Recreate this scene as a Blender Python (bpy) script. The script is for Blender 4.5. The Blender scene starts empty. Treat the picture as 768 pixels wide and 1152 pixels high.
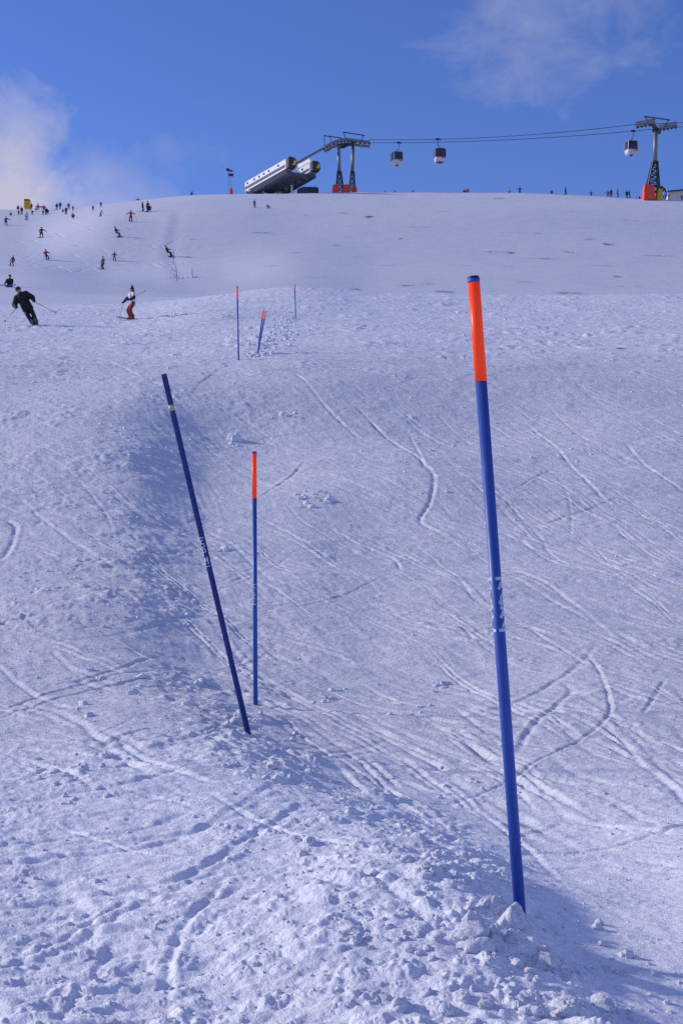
import bpy, bmesh, math, random
import numpy as np
from mathutils import Vector, Matrix

R = math.radians
random.seed(7)
rng = np.random.default_rng(11)
scene = bpy.context.scene
C = scene.collection

# ------------------------------------------------------------------ camera
F = 1600.0                       # focal length in photo pixels (768 x 1152)
PITCH = math.atan(44.0 / F)
EYE = 1.45
cd = bpy.data.cameras.new('camera')
cd.sensor_fit = 'VERTICAL'
cd.sensor_height = 36.0
cd.sensor_width = 24.0
cd.lens = 36.0 * F / 1152.0
cd.clip_start = 0.05
cd.clip_end = 4000
cam = bpy.data.objects.new('camera', cd)
cam.location = (0, 0, EYE)
cam.rotation_euler = (R(90) + PITCH, 0, 0)
C.objects.link(cam)
scene.camera = cam
cp, sp = math.cos(PITCH), math.sin(PITCH)


def ray(px, py):
    """lateral slope u = x/y and vertical slope t = (z-EYE)/y of the sight line through a photo point"""
    a = (px - 384.0) / F
    b = (576.0 - py) / F
    dy = cp - b * sp
    return a / dy, (sp + b * cp) / dy


def P(px, py, d):
    u, t = ray(px, py)
    return Vector((u * d, d, EYE + t * d))


# ------------------------------------------------------------------ helpers
def tag(o, label=None, cat=None, group=None, kind=None):
    if label: o['label'] = label
    if cat: o['category'] = cat
    if group: o['group'] = group
    if kind: o['kind'] = kind
    return o


def empty(name, loc=(0, 0, 0), label=None, cat=None, group=None):
    o = bpy.data.objects.new(name, None)
    C.objects.link(o)
    o.location = loc
    return tag(o, label, cat, group)


def link_bm(name, bm, mats, parent=None, smooth=False):
    me = bpy.data.meshes.new(name)
    bm.normal_update()
    bm.to_mesh(me)
    bm.free()
    if smooth:
        me.shade_smooth()
    return link_me(name, me, mats, parent)


def link_me(name, me, mats, parent=None):
    if not isinstance(mats, (list, tuple)): mats = [mats]
    o = bpy.data.objects.new(name, me)
    while len(me.materials) < len(mats): me.materials.append(None)
    for i, m in enumerate(mats):
        o.material_slots[i].link = 'OBJECT'
        o.material_slots[i].material = m
    C.objects.link(o)
    if parent: o.parent = parent
    return o


def frame(p, q):
    d = (q - p)
    z = d.normalized()
    x = z.cross(Vector((0, 0, 1)))
    if x.length < 1e-4: x = Vector((1, 0, 0))
    x.normalize()
    y = z.cross(x)
    return x, y, z


def tube(bm, p, q, r0, r1=None, n=10, caps=True):
    p, q = Vector(p), Vector(q)
    r1 = r0 if r1 is None else r1
    x, y, z = frame(p, q)
    A = [bm.verts.new(p + (x * math.cos(k * 2 * math.pi / n) + y * math.sin(k * 2 * math.pi / n)) * r0) for k in range(n)]
    B = [bm.verts.new(q + (x * math.cos(k * 2 * math.pi / n) + y * math.sin(k * 2 * math.pi / n)) * r1) for k in range(n)]
    for k in range(n):
        bm.faces.new((A[k], A[(k + 1) % n], B[(k + 1) % n], B[k]))
    if caps:
        bm.faces.new(A[::-1]); bm.faces.new(B)
    return A, B


def polytube(bm, pts, r, n=8):
    for a, b in zip(pts, pts[1:]):
        tube(bm, a, b, r, r, n)


def bar(bm, p, q, w, h):
    """box beam from p to q; w across, h upright"""
    p, q = Vector(p), Vector(q)
    x, y, z = frame(p, q)
    vs = []
    for c in (p, q):
        for sx, sy in ((-1, -1), (1, -1), (1, 1), (-1, 1)):
            vs.append(bm.verts.new(c + x * sx * w / 2 + y * sy * h / 2))
    for f in ((3, 2, 1, 0), (4, 5, 6, 7), (0, 1, 5, 4), (1, 2, 6, 5), (2, 3, 7, 6), (3, 0, 4, 7)):
        bm.faces.new([vs[i] for i in f])


def box(bm, c, s, rot=0.0, bev=0.0):
    M = Matrix.Translation(c) @ Matrix.Rotation(rot, 4, 'Z') @ Matrix.Diagonal((s[0], s[1], s[2], 1))
    g = bmesh.ops.create_cube(bm, size=1, matrix=M)
    if bev:
        es = list({e for v in g['verts'] for e in v.link_edges})
        bmesh.ops.bevel(bm, geom=es, offset=bev, segments=2, affect='EDGES', profile=.5)


def prism(bm, poly, axis, inset=0):
    """extrude a list of points along a vector"""
    A = [bm.verts.new(p) for p in poly]
    B = [bm.verts.new(Vector(p) + axis) for p in poly]
    n = len(A)
    for k in range(n):
        bm.faces.new((A[k], A[(k + 1) % n], B[(k + 1) % n], B[k]))
    bm.faces.new(A[::-1]); bm.faces.new(B)
    bmesh.ops.recalc_face_normals(bm, faces=bm.faces[:])


# ------------------------------------------------------------------ materials
MATS = {}


def mat(name, col, rough=0.6, metal=0.0, spec=0.4, var=0.12, scale=6.0, bump=0.0, emit=0.0):
    if name in MATS: return MATS[name]
    m = bpy.data.materials.new(name)
    m.use_nodes = True
    nt = m.node_tree
    b = nt.nodes['Principled BSDF']
    b.inputs['Roughness'].default_value = rough
    b.inputs['Metallic'].default_value = metal
    b.inputs['Specular IOR Level'].default_value = spec
    tc = nt.nodes.new('ShaderNodeTexCoord')
    nz = nt.nodes.new('ShaderNodeTexNoise')
    nz.inputs['Scale'].default_value = scale
    nz.inputs['Detail'].default_value = 5
    nt.links.new(tc.outputs['Object'], nz.inputs['Vector'])
    ramp = nt.nodes.new('ShaderNodeValToRGB')
    lo = [max(0, c * (1 - var)) for c in col] + [1]
    hi = [min(1, c * (1 + var)) for c in col] + [1]
    ramp.color_ramp.elements[0].position = .3
    ramp.color_ramp.elements[0].color = lo
    ramp.color_ramp.elements[1].position = .7
    ramp.color_ramp.elements[1].color = hi
    nt.links.new(nz.outputs['Fac'], ramp.inputs['Fac'])
    nt.links.new(ramp.outputs['Color'], b.inputs['Base Color'])
    if emit:
        nt.links.new(ramp.outputs['Color'], b.inputs['Emission Color'])
        b.inputs['Emission Strength'].default_value = emit
    if bump:
        bp = nt.nodes.new('ShaderNodeBump')
        bp.inputs['Strength'].default_value = bump
        bp.inputs['Distance'].default_value = .02
        nt.links.new(nz.outputs['Fac'], bp.inputs['Height'])
        nt.links.new(bp.outputs['Normal'], b.inputs['Normal'])
    MATS[name] = m
    return m


def scuff(m, col, amount=.5):
    """pale scratches and rub marks left by ski edges"""
    nt = m.node_tree; N_, L_ = nt.nodes, nt.links
    b_ = N_['Principled BSDF']; src = b_.inputs['Base Color'].links[0].from_socket
    tc_ = N_.new('ShaderNodeTexCoord')
    mp_ = N_.new('ShaderNodeMapping'); mp_.inputs['Scale'].default_value = (60, 60, 7); L_.new(tc_.outputs['Object'], mp_.inputs['Vector'])
    n_ = N_.new('ShaderNodeTexNoise'); n_.inputs['Scale'].default_value = 1.6; n_.inputs['Detail'].default_value = 7; n_.inputs['Roughness'].default_value = .7
    L_.new(mp_.outputs['Vector'], n_.inputs['Vector'])
    r_ = N_.new('ShaderNodeValToRGB'); r_.color_ramp.elements[0].position = .54; r_.color_ramp.elements[0].color = (0, 0, 0, 1)
    r_.color_ramp.elements[1].position = .74; r_.color_ramp.elements[1].color = (amount, amount, amount, 1)
    L_.new(n_.outputs['Fac'], r_.inputs['Fac'])
    x_ = N_.new('ShaderNodeMix'); x_.data_type = 'RGBA'; L_.new(r_.outputs['Color'], x_.inputs['Factor']); L_.new(src, x_.inputs['A']); x_.inputs['B'].default_value = (*col, 1)
    L_.new(x_.outputs['Result'], b_.inputs['Base Color'])
    rr_ = N_.new('ShaderNodeMapRange'); L_.new(n_.outputs['Fac'], rr_.inputs['Value']); rr_.inputs['From Min'].default_value = .3; rr_.inputs['From Max'].default_value = .7
    rr_.inputs['To Min'].default_value = .34; rr_.inputs['To Max'].default_value = .6; L_.new(rr_.outputs['Result'], b_.inputs['Roughness'])


SNOW = (0.69, 0.72, 0.81)


def snow_material(name, terrain=True):
    m = bpy.data.materials.new(name)
    m.use_nodes = True
    nt = m.node_tree
    N, L = nt.nodes, nt.links
    b = N['Principled BSDF']
    b.inputs['Roughness'].default_value = .62
    b.inputs['Specular IOR Level'].default_value = .25
    b.inputs['Subsurface Weight'].default_value = 0
    b.inputs['Subsurface Radius'].default_value = (1.0, 1.0, 1.15)
    b.inputs['Subsurface Scale'].default_value = .010
    geo = N.new('ShaderNodeNewGeometry')

    def noise(scale, detail=4, rough=.6, vec=None):
        n = N.new('ShaderNodeTexNoise')
        n.inputs['Scale'].default_value = scale
        n.inputs['Detail'].default_value = detail
        n.inputs['Roughness'].default_value = rough
        L.new(vec or geo.outputs['Position'], n.inputs['Vector'])
        return n.outputs['Fac']

    def streak(angle, scale, stretch, detail):
        mp = N.new('ShaderNodeMapping'); mp.vector_type = 'POINT'
        mp.inputs['Rotation'].default_value = (0, 0, angle)
        m2 = N.new('ShaderNodeMapping'); m2.inputs['Scale'].default_value = (1 / stretch, 1, 1)
        L.new(geo.outputs['Position'], mp.inputs['Vector']); L.new(mp.outputs['Vector'], m2.inputs['Vector'])
        return noise(scale, detail, .65, m2.outputs['Vector'])
    n1 = noise(26, 7, .74)
    n2 = noise(5, 7, .70)
    n3 = streak(R(72), 7, 9, 6)
    n4 = streak(R(56), 5, 10, 6)
    # colour: scraped firm snow a little darker than fresh crumbs
    ramp = N.new('ShaderNodeValToRGB')
    ramp.color_ramp.elements[0].position = .38
    ramp.color_ramp.elements[0].color = (SNOW[0] * .80, SNOW[1] * .83, SNOW[2] * .90, 1)
    ramp.color_ramp.elements[1].position = .60
    ramp.color_ramp.elements[1].color = (SNOW[0] * 1.08, SNOW[1] * 1.07, SNOW[2] * 1.06, 1)
    mixn = N.new('ShaderNodeMath'); mixn.operation = 'MULTIPLY_ADD'; mixn.inputs[1].default_value = .5
    L.new(n1, mixn.inputs[0]); hlf = N.new('ShaderNodeMath'); hlf.operation = 'MULTIPLY'; hlf.inputs[1].default_value = .5; L.new(n2, hlf.inputs[0]); L.new(hlf.outputs[0], mixn.inputs[2])
    L.new(mixn.outputs[0], ramp.inputs['Fac'])
    col = ramp.outputs['Color']
    if terrain:
        af = N.new('ShaderNodeAttribute'); af.attribute_name = 'lit_tone'  # painted brightness: lightens the albedo where the snow should look sunlit
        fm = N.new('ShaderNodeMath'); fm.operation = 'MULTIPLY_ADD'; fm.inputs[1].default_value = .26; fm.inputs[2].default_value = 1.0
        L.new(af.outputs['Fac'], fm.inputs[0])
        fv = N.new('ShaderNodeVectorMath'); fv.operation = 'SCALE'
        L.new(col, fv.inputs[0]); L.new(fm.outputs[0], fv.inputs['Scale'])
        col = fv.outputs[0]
        at = N.new('ShaderNodeAttribute'); at.attribute_name = 'bare'
        bm_ = N.new('ShaderNodeMath'); bm_.operation = 'MULTIPLY'
        r2 = N.new('ShaderNodeValToRGB')
        r2.color_ramp.elements[0].position = .49; r2.color_ramp.elements[0].color = (0, 0, 0, 1)
        r2.color_ramp.elements[1].position = .535; r2.color_ramp.elements[1].color = (1, 1, 1, 1)
        mp = N.new('ShaderNodeMapping'); mp.inputs['Scale'].default_value = (.5, .8, .8)
        L.new(geo.outputs['Position'], mp.inputs['Vector'])
        L.new(noise(1.1, 6, .7, mp.outputs['Vector']), r2.inputs['Fac'])
        L.new(at.outputs['Fac'], bm_.inputs[0]); L.new(r2.outputs['Color'], bm_.inputs[1])
        mx = N.new('ShaderNodeMix'); mx.data_type = 'RGBA'
        L.new(bm_.outputs[0], mx.inputs['Factor'])
        L.new(col, mx.inputs['A'])
        mx.inputs['B'].default_value = (.07, .06, .05, 1)
        col = mx.outputs['Result']
    L.new(col, b.inputs['Base Color'])
    bk = None
    if terrain:
        ab = N.new('ShaderNodeAttribute'); ab.attribute_name = 'grain'; bk = ab.outputs['Fac']
    prev = None
    for nz_, st_, di_ in ((n1, .75, .020), (n2, .65, .060)) + (((n3, .45, .035), (n4, .40, .05)) if terrain else ()):
        b_ = N.new('ShaderNodeBump'); b_.inputs['Strength'].default_value = st_; b_.inputs['Distance'].default_value = di_
        L.new(nz_, b_.inputs['Height'])
        if bk:
            mk = N.new('ShaderNodeMath'); mk.operation = 'MULTIPLY'; mk.inputs[1].default_value = st_
            L.new(bk, mk.inputs[0]); L.new(mk.outputs[0], b_.inputs['Strength'])
        if prev: L.new(prev.outputs['Normal'], b_.inputs['Normal'])
        prev = b_
    last = prev
    if not terrain:
        hsv = N.new('ShaderNodeVectorMath'); hsv.operation = 'SCALE'; hsv.inputs['Scale'].default_value = 1.2
        L.new(col, hsv.inputs[0]); L.new(hsv.outputs[0], b.inputs['Base Color'])
    L.new(last.outputs['Normal'], b.inputs['Normal'])
    return m


# ------------------------------------------------------------------ noise
_perm = np.concatenate([rng.permutation(512)] * 3)
_ga = rng.uniform(0, 2 * np.pi, 512)
_gx, _gy = np.cos(_ga), np.sin(_ga)
_rv = rng.uniform(0, 1, (512, 3))


def perlin(x, y, seed=0):
    x = x + seed * 17.31; y = y + seed * 9.77
    xi = np.floor(x).astype(np.int64); yi = np.floor(y).astype(np.int64)
    fx = x - xi; fy = y - yi
    xi &= 511; yi &= 511
    sx = fx * fx * fx * (fx * (fx * 6 - 15) + 10)
    sy = fy * fy * fy * (fy * (fy * 6 - 15) + 10)

    def g(ix, iy, dx, dy):
        h = _perm[_perm[ix & 511] + (iy & 511)]
        return _gx[h] * dx + _gy[h] * dy
    a = g(xi, yi, fx, fy); b_ = g(xi + 1, yi, fx - 1, fy)
    c = g(xi, yi + 1, fx, fy - 1); d = g(xi + 1, yi + 1, fx - 1, fy - 1)
    return ((a + sx * (b_ - a)) * (1 - sy) + (c + sx * (d - c)) * sy) * 1.5


def lumps(x, y, seed=0, keep=.6):
    """domes of random size scattered one per cell: crumbs of snow"""
    x = x + seed * 31.7; y = y + seed * 13.3
    xi = np.floor(x).astype(np.int64); yi = np.floor(y).astype(np.int64)
    out = np.zeros_like(x)
    for ox in (-1, 0, 1):
        for oy in (-1, 0, 1):
            cx, cy = xi + ox, yi + oy
            h = _perm[_perm[cx & 511] + (cy & 511)]
            rv = _rv[h]
            px_ = cx + rv[:, 0]; py_ = cy + rv[:, 1]
            rad = .25 + .45 * rv[:, 2]
            rad = np.where(_rv[(h * 7 + 3) & 511][:, 0] < keep, rad, 1e-3)
            q = ((x - px_) ** 2 + (y - py_) ** 2) / rad ** 2
            out = np.maximum(out, np.sqrt(np.clip(1 - q, 0, 1)) * rad)
    return out


def sstep(a, b, x):
    t = np.clip((x - a) / (b - a), 0, 1)
    return t * t * (3 - 2 * t)


# ------------------------------------------------------------------ terrain, large form
# columns of the slope: (distance, sight height in the photo) pairs
COLS = [
    (-260, [(1.5, 1560), (3.2, 1168), (4.6, 980), (6.3, 868), (8.0, 826), (10.5, 758), (14.5, 666), (19, 582), (25, 497), (31, 432), (36, 402), (46, 383), (58, 364), (74, 349), (88, 339), (105, 327), (130, 318), (160, 307), (190, 292), (230, 267), (270, 252), (305, 243), (325, 240), (345, 252), (380, 290), (460, 360)]),
    (20, [(1.5, 1560), (3.2, 1168), (4.6, 980), (6.3, 868), (8.0, 818), (10.5, 748), (14.5, 653), (19, 569), (25, 486), (31, 425), (36, 402), (46, 383), (58, 365), (74, 347), (88, 338.5), (105, 330), (130, 318), (160, 305), (185, 296), (225, 268), (265, 252), (300, 240), (320, 235.5), (345, 250), (380, 290), (460, 360)]),
    (130, [(1.5, 1560), (3.2, 1168), (4.5, 985), (6.2, 872), (8.0, 817), (10.5, 746), (14.5, 650), (19, 566), (25, 483), (31, 424), (36, 403), (46, 382), (58, 364), (70, 350), (80, 340.5), (92, 338.5), (105, 334.5), (130, 327), (160, 314), (185, 300), (205, 268), (225, 249), (260, 236), (300, 229), (325, 245), (380, 290), (460, 360)]),
    (240, [(1.5, 1560), (3.2, 1168), (4.3, 1000), (5.6, 905), (7.4, 838), (9.6, 783), (13.5, 684), (18, 602), (25, 495), (30, 433), (34, 404), (46, 378), (58, 356), (70, 340), (79, 330), (90, 337), (140, 333), (165, 312), (185, 297), (205, 268), (228, 246), (260, 229), (292, 219.5), (315, 230), (360, 270), (460, 350)]),
    (330, [(1.5, 1560), (3.2, 1168), (4.0, 1030), (5.4, 925), (7.5, 840), (9.5, 787), (13, 694), (17.3, 613), (22, 535), (27, 466), (33, 406), (42, 381), (60, 355), (70, 336), (79, 321), (90, 331), (145, 329), (165, 306), (185, 291), (205, 270), (230, 247), (260, 229), (288, 217.5), (310, 226), (360, 270), (460, 350)]),
    (430, [(1.5, 1560), (3.2, 1168), (4.0, 1030), (5.5, 930), (7.5, 845), (9.5, 790), (13, 700), (17.3, 620), (22, 540), (27, 468), (33, 406), (42, 381), (60, 357), (70, 342), (79, 328), (90, 337), (145, 334), (165, 312), (185, 296), (205, 273), (230, 248), (260, 228), (286, 215.5), (310, 225), (360, 270), (460, 350)]),
    (600, [(1.5, 1560), (3.2, 1168), (4.0, 1032), (5.5, 932), (7.5, 846), (9.5, 788), (13, 700), (17.3, 620), (22, 540), (27, 468), (33, 408), (42, 384), (60, 360), (70, 345), (79, 331), (90, 339), (145, 335), (165, 313), (185, 297), (205, 275), (230, 250), (255, 231), (280, 216), (310, 226), (360, 270), (460, 350)]),
    (760, [(1.5, 1560), (3.2, 1168), (4.0, 1034), (5.5, 932), (7.5, 842), (9.5, 782), (13, 695), (17.3, 615), (22, 535), (27, 468), (33, 410), (42, 384), (60, 360), (70, 343), (79, 329.5), (90, 338), (145, 335), (165, 315), (185, 300), (205, 279), (230, 255), (250, 236), (268, 224), (300, 236), (360, 280), (460, 350)]),
    (1050, [(1.5, 1560), (3.2, 1168), (4.0, 1034), (5.5, 930), (7.5, 838), (9.5, 776), (13, 688), (17.3, 610), (22, 532), (27, 470), (33, 416), (42, 390), (60, 366), (70, 350), (80, 338), (105, 342), (145, 338), (165, 324), (185, 311), (205, 293), (230, 272), (250, 255), (265, 247), (300, 262), (360, 300), (460, 360)]),
]


def pchip(xs, ys, xq):
    xs = np.asarray(xs, float); ys = np.asarray(ys, float)
    h = np.diff(xs); dl = np.diff(ys) / h
    m = np.zeros_like(ys)
    m[0], m[-1] = dl[0], dl[-1]
    for i in range(1, len(xs) - 1):
        if dl[i - 1] * dl[i] > 0:
            w1 = 2 * h[i] + h[i - 1]; w2 = h[i] + 2 * h[i - 1]
            m[i] = (w1 + w2) / (w1 / dl[i - 1] + w2 / dl[i])
    k = np.clip(np.searchsorted(xs, xq) - 1, 0, len(xs) - 2)
    t = np.clip((xq - xs[k]) / h[k], 0, 1)
    return ((2 * t**3 - 3 * t**2 + 1) * ys[k] + (t**3 - 2 * t**2 + t) * h[k] * m[k]
            + (-2 * t**3 + 3 * t**2) * ys[k + 1] + (t**3 - t**2) * h[k] * m[k + 1])


LD = np.linspace(math.log(1.5), math.log(460), 3600)
UC = np.array([ray(c, 600)[0] for c, _ in COLS])
TC = []
for c, prof in COLS:
    d = np.array([p[0] for p in prof]); t = np.array([ray(384, p[1])[1] for p in prof])
    TC.append(pchip(np.log(d), t, LD))
TC = np.array(TC)
UG = np.linspace(UC[0], UC[-1], 1400)
TG = np.array([pchip(UC, TC[:, j], UG) for j in range(len(LD))]).T     # [u, d]


def base_front(x, y):
    d = np.maximum(y, 1.5)
    u = np.clip(x / d, UG[0], UG[-1])
    fi = (u - UG[0]) / (UG[1] - UG[0]); i = np.clip(fi.astype(int), 0, len(UG) - 2); fi = fi - i
    fj = (np.log(np.minimum(d, 459.9)) - LD[0]) / (LD[1] - LD[0]); j = np.clip(fj.astype(int), 0, len(LD) - 2); fj = fj - j
    t = (TG[i, j] * (1 - fi) + TG[i + 1, j] * fi) * (1 - fj) + (TG[i, j + 1] * (1 - fi) + TG[i + 1, j + 1] * fi) * fj
    return EYE + t * np.minimum(d, 460)


def base(x, y):
    r = np.hypot(x, y)
    c = y / np.maximum(r, 1e-6)
    w = sstep(.25, .8, c) * sstep(1.2, 3.0, y)
    back = -.02 + .10 * np.clip(y, -60, 3)
    side = base_front(x, np.maximum(y, .8 * r))
    return back * (1 - w) + np.where(w > 0, side, 0) * w


def march(hf, px, py, d0=1.8, d1=430, n=6000):
    u, t = ray(px, py)
    d = np.exp(np.linspace(math.log(d0), math.log(d1), n))
    z = hf(u * d, d)
    below = (EYE + t * d) < z
    if not below.any(): return None
    k = int(np.argmax(below))
    if k == 0: return None
    e0 = EYE + t * d[k - 1] - z[k - 1]; e1 = EYE + t * d[k] - z[k]
    dd = d[k - 1] + (d[k] - d[k - 1]) * e0 / (e0 - e1)
    return u * dd, dd


def ground_line(pts):
    out = []
    for px, py in pts:
        h = march(base, px, py, n=900)
        if h: out.append(h)
    return np.array(out)


def smooth_line(P_, n=6):
    """Catmull-Rom"""
    if len(P_) < 3: return P_
    Q = np.vstack([2 * P_[0] - P_[1], P_, 2 * P_[-1] - P_[-2]])
    out = []
    for i in range(1, len(Q) - 2):
        for t in np.linspace(0, 1, n, endpoint=False):
            out.append(.5 * (2 * Q[i] + (Q[i + 1] - Q[i - 1]) * t + (2 * Q[i - 1] - 5 * Q[i] + 4 * Q[i + 1] - Q[i + 2]) * t * t
                             + (3 * Q[i] - Q[i - 1] - 3 * Q[i + 1] + Q[i + 2]) * t**3))
    out.append(P_[-1])
    return np.array(out)


def seg_dist(x, y, line):
    """distance, signed side (positive left of travel), and position along"""
    best = np.full(x.shape, 1e9); sg = np.zeros(x.shape); al = np.zeros(x.shape)
    acc = 0.0
    for a, b_ in zip(line[:-1], line[1:]):
        v = b_ - a; l2 = float(v @ v) + 1e-12
        t = np.clip(((x - a[0]) * v[0] + (y - a[1]) * v[1]) / l2, 0, 1)
        dx = x - a[0] - t * v[0]; dy = y - a[1] - t * v[1]
        q = dx * dx + dy * dy
        k = q < best
        best = np.where(k, q, best)
        sg = np.where(k, np.sign(v[0] * dy - v[1] * dx), sg)
        al = np.where(k, acc + t * math.sqrt(l2), al)
        acc += math.sqrt(l2)
    return np.sqrt(best), sg, al / max(acc, 1e-6)


# the bank that the racers' turns have pushed up beside the gates
BANK = smooth_line(ground_line([(668, 1165), (640, 1120), (590, 1045), (520, 975), (420, 905), (330, 850), (268, 812), (212, 742), (176, 670), (158, 600), (160, 540), (185, 485), (220, 445)]))
# second swelling, higher up on the right
BANK2 = smooth_line(ground_line([(300, 590), (345, 555), (375, 500), (350, 440)]))
BUMPS = []     # (x, y, radius x, radius y, height) soft swellings and hollows of the run
for px, py, rx, ry, h in [
        (95, 520, 2.2, 2.6, .28), (60, 700, 1.2, 1.6, .12), (275, 500, 1.5, 2.8, -.28), (430, 560, 2.0, 2.2, .22), (640, 560, 2.4, 3.0, .25),
        (560, 480, 3.0, 3.5, -.25), (700, 470, 2.5, 3.2, .2), (520, 700, 1.2, 1.6, .10), (690, 760, 1.0, 1.6, .09), (400, 800, .8, 1.0, .05),
        (650, 900, .8, .7, -.06), (120, 880, .5, .8, .05), (60, 1010, .35, .5, -.03), (470, 1010, .30, .4, .06), (560, 1075, .22, .25, .05),
        (180, 450, 2.5, 3, .25), (390, 430, 3, 3, .2), (60, 430, 3, 3, -.15), (190, 800, .5, .9, .06), (110, 780, .45, .8, -.04)]:
    h_ = march(base, px, py, n=1500)
    if h_: BUMPS.append((h_[0], h_[1], rx, ry, h * .6))
GULLY = smooth_line(ground_line([(196, 236), (194, 250), (190, 268), (187, 282), (190, 300), (198, 314), (206, 326)]))

TRACKS = []    # (line, half width, depth)


def track(pts, w, a, faint=False):
    g = ground_line(pts)
    if len(g) >= 2: TRACKS.append((smooth_line(g, 4), w * .55, a * (.48 if faint else .50), .3 if faint else .12))


track([(262, 985), (236, 1012), (205, 1045), (191, 1082), (188, 1118), (192, 1165)], .028, .020)
track([(285, 1003), (262, 1008), (232, 1018)], .02, .012)
track([(-20, 1112), (40, 1083), (90, 1055), (150, 1022), (200, 1000), (262, 984)], .034, .012)
track([(-20, 1098), (40, 1068), (95, 1040), (150, 1010)], .02, .010)
track([(60, 1165), (88, 1120), (112, 1085), (128, 1052)], .026, .016)
for k in range(16):
    y0 = 905 + k * 9 + k * 13 + random.uniform(-3, 3)
    track([(-30, y0 + 8), (60, y0 - 2), (150, y0 - 13), (215, y0 - 26), (280, y0 - 50 - k * 1.5), (345, y0 - 78 - k * 3)][: random.choice([4, 5, 6])], random.uniform(.026, .048), random.uniform(.010, .020))
track([(55, 930), (110, 945), (150, 958), (205, 970)], .014, .014)
track([(-20, 845), (60, 852), (120, 862), (190, 880), (260, 900)], .03, .022)
track([(-20, 832), (70, 842), (150, 856), (240, 862)], .03, .018)
track([(120, 850), (200, 845), (270, 842)], .02, .014)
track([(655, 735), (672, 755), (684, 790), (684, 808), (660, 826), (610, 848), (560, 868), (500, 884), (440, 892)], .028, .022)
track([(580, 842), (600, 815), (628, 794), (642, 780), (630, 768)], .04, .022)
track([(722, 808), (735, 790), (748, 768)], .03, .016)
for k in range(11):
    y0 = 868 + k * 9 + random.uniform(-3, 3)
    track([(800, y0 + 8 + k), (700, y0 - 2), (620, y0 - 2), (540, y0 - 8 + k), (470, y0 - 18 + k), (420, y0 - 34 + k)][random.choice([0, 0, 1]):random.choice([4, 5, 6])], random.uniform(.026, .045), random.uniform(.010, .018))
track([(395, 455), (440, 490), (472, 520), (487, 550), (484, 575), (472, 590), (500, 606), (520, 616)], .06, .04)
track([(330, 425), (360, 455), (395, 480), (425, 495)], .06, .03)
track([(460, 480), (472, 512), (478, 540)], .05, .025)
track([(365, 590), (400, 612), (440, 628), (452, 645)], .04, .025)
track([(590, 470), (630, 510), (660, 552), (690, 580)], .05, .03)
track([(600, 600), (650, 584), (700, 566)], .04, .025)
track([(620, 530), (600, 548), (585, 560)], .04, .025)
track([(700, 500), (740, 540), (790, 570)], .05, .03)
track([(650, 490), (720, 525), (790, 545)], .06, .02)
track([(0, 590), (18, 600), (8, 630), (-5, 640)], .06, .04)
track([(90, 398), (140, 415), (180, 445), (215, 470)], .08, .03)
track([(290, 560), (320, 540), (345, 510)], .05, .03)
for k in range(320):   # many shallow skid lines falling to the lower right, in near-parallel pairs
    px = random.uniform(-60, 780); py = random.uniform(408, 860)
    l = random.uniform(50, 260); sl = random.uniform(.10, .70)
    if px < 260: sl *= random.choice([-.5, .5, 1])
    cv = random.uniform(-.28, .28)
    w_, a_ = random.uniform(.022, .050), random.uniform(.008, .022)
    for off_ in ([0, random.uniform(4, 11)] if random.random() < .45 else [0]):
        pts = [(px + l * s_ + off_ * .6, py + off_ + l * s_ * sl + cv * l * s_ * (1 - s_) * 2) for s_ in np.linspace(0, 1, 6)]
        track(pts, w_, a_, True)
for k in range(60):    # longer carved arcs
    px = random.uniform(-60, 700); py = random.uniform(430, 1000)
    l = random.uniform(120, 330); a0_ = random.uniform(-.2, 1.0); bend_ = random.uniform(-1.3, 1.3)
    pts = []
    x_, y_ = px, py
    for s_ in range(9):
        pts.append((x_, y_)); an_ = a0_ + bend_ * s_ / 8
        x_ += math.cos(an_) * l / 8; y_ += math.sin(an_) * l / 8 * .55
    track(pts, random.uniform(.025, .045), random.uniform(.010, .020), True)
for k in range(16):
    px = random.uniform(0, 740); py = random.uniform(348, 395)
    l = random.uniform(70, 260); sl = random.uniform(-.08, .12)
    track([(px + l * s, py + l * s * sl) for s in np.linspace(0, 1, 4)], random.uniform(.08, .16), random.uniform(.03, .06))
for k in range(22):
    px = random.uniform(0, 190); py = random.uniform(245, 305)
    l = random.uniform(30, 70); sl = random.uniform(-.05, .25)
    track([(px + l * s, py + l * s * sl + 4 * math.sin(6 * s)) for s in np.linspace(0, 1, 6)], random.uniform(.25, .4), random.uniform(.06, .12))


def sp_of(r):
    """mesh spacing at a distance"""
    return np.maximum(.006, .0014 * r)


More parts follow.
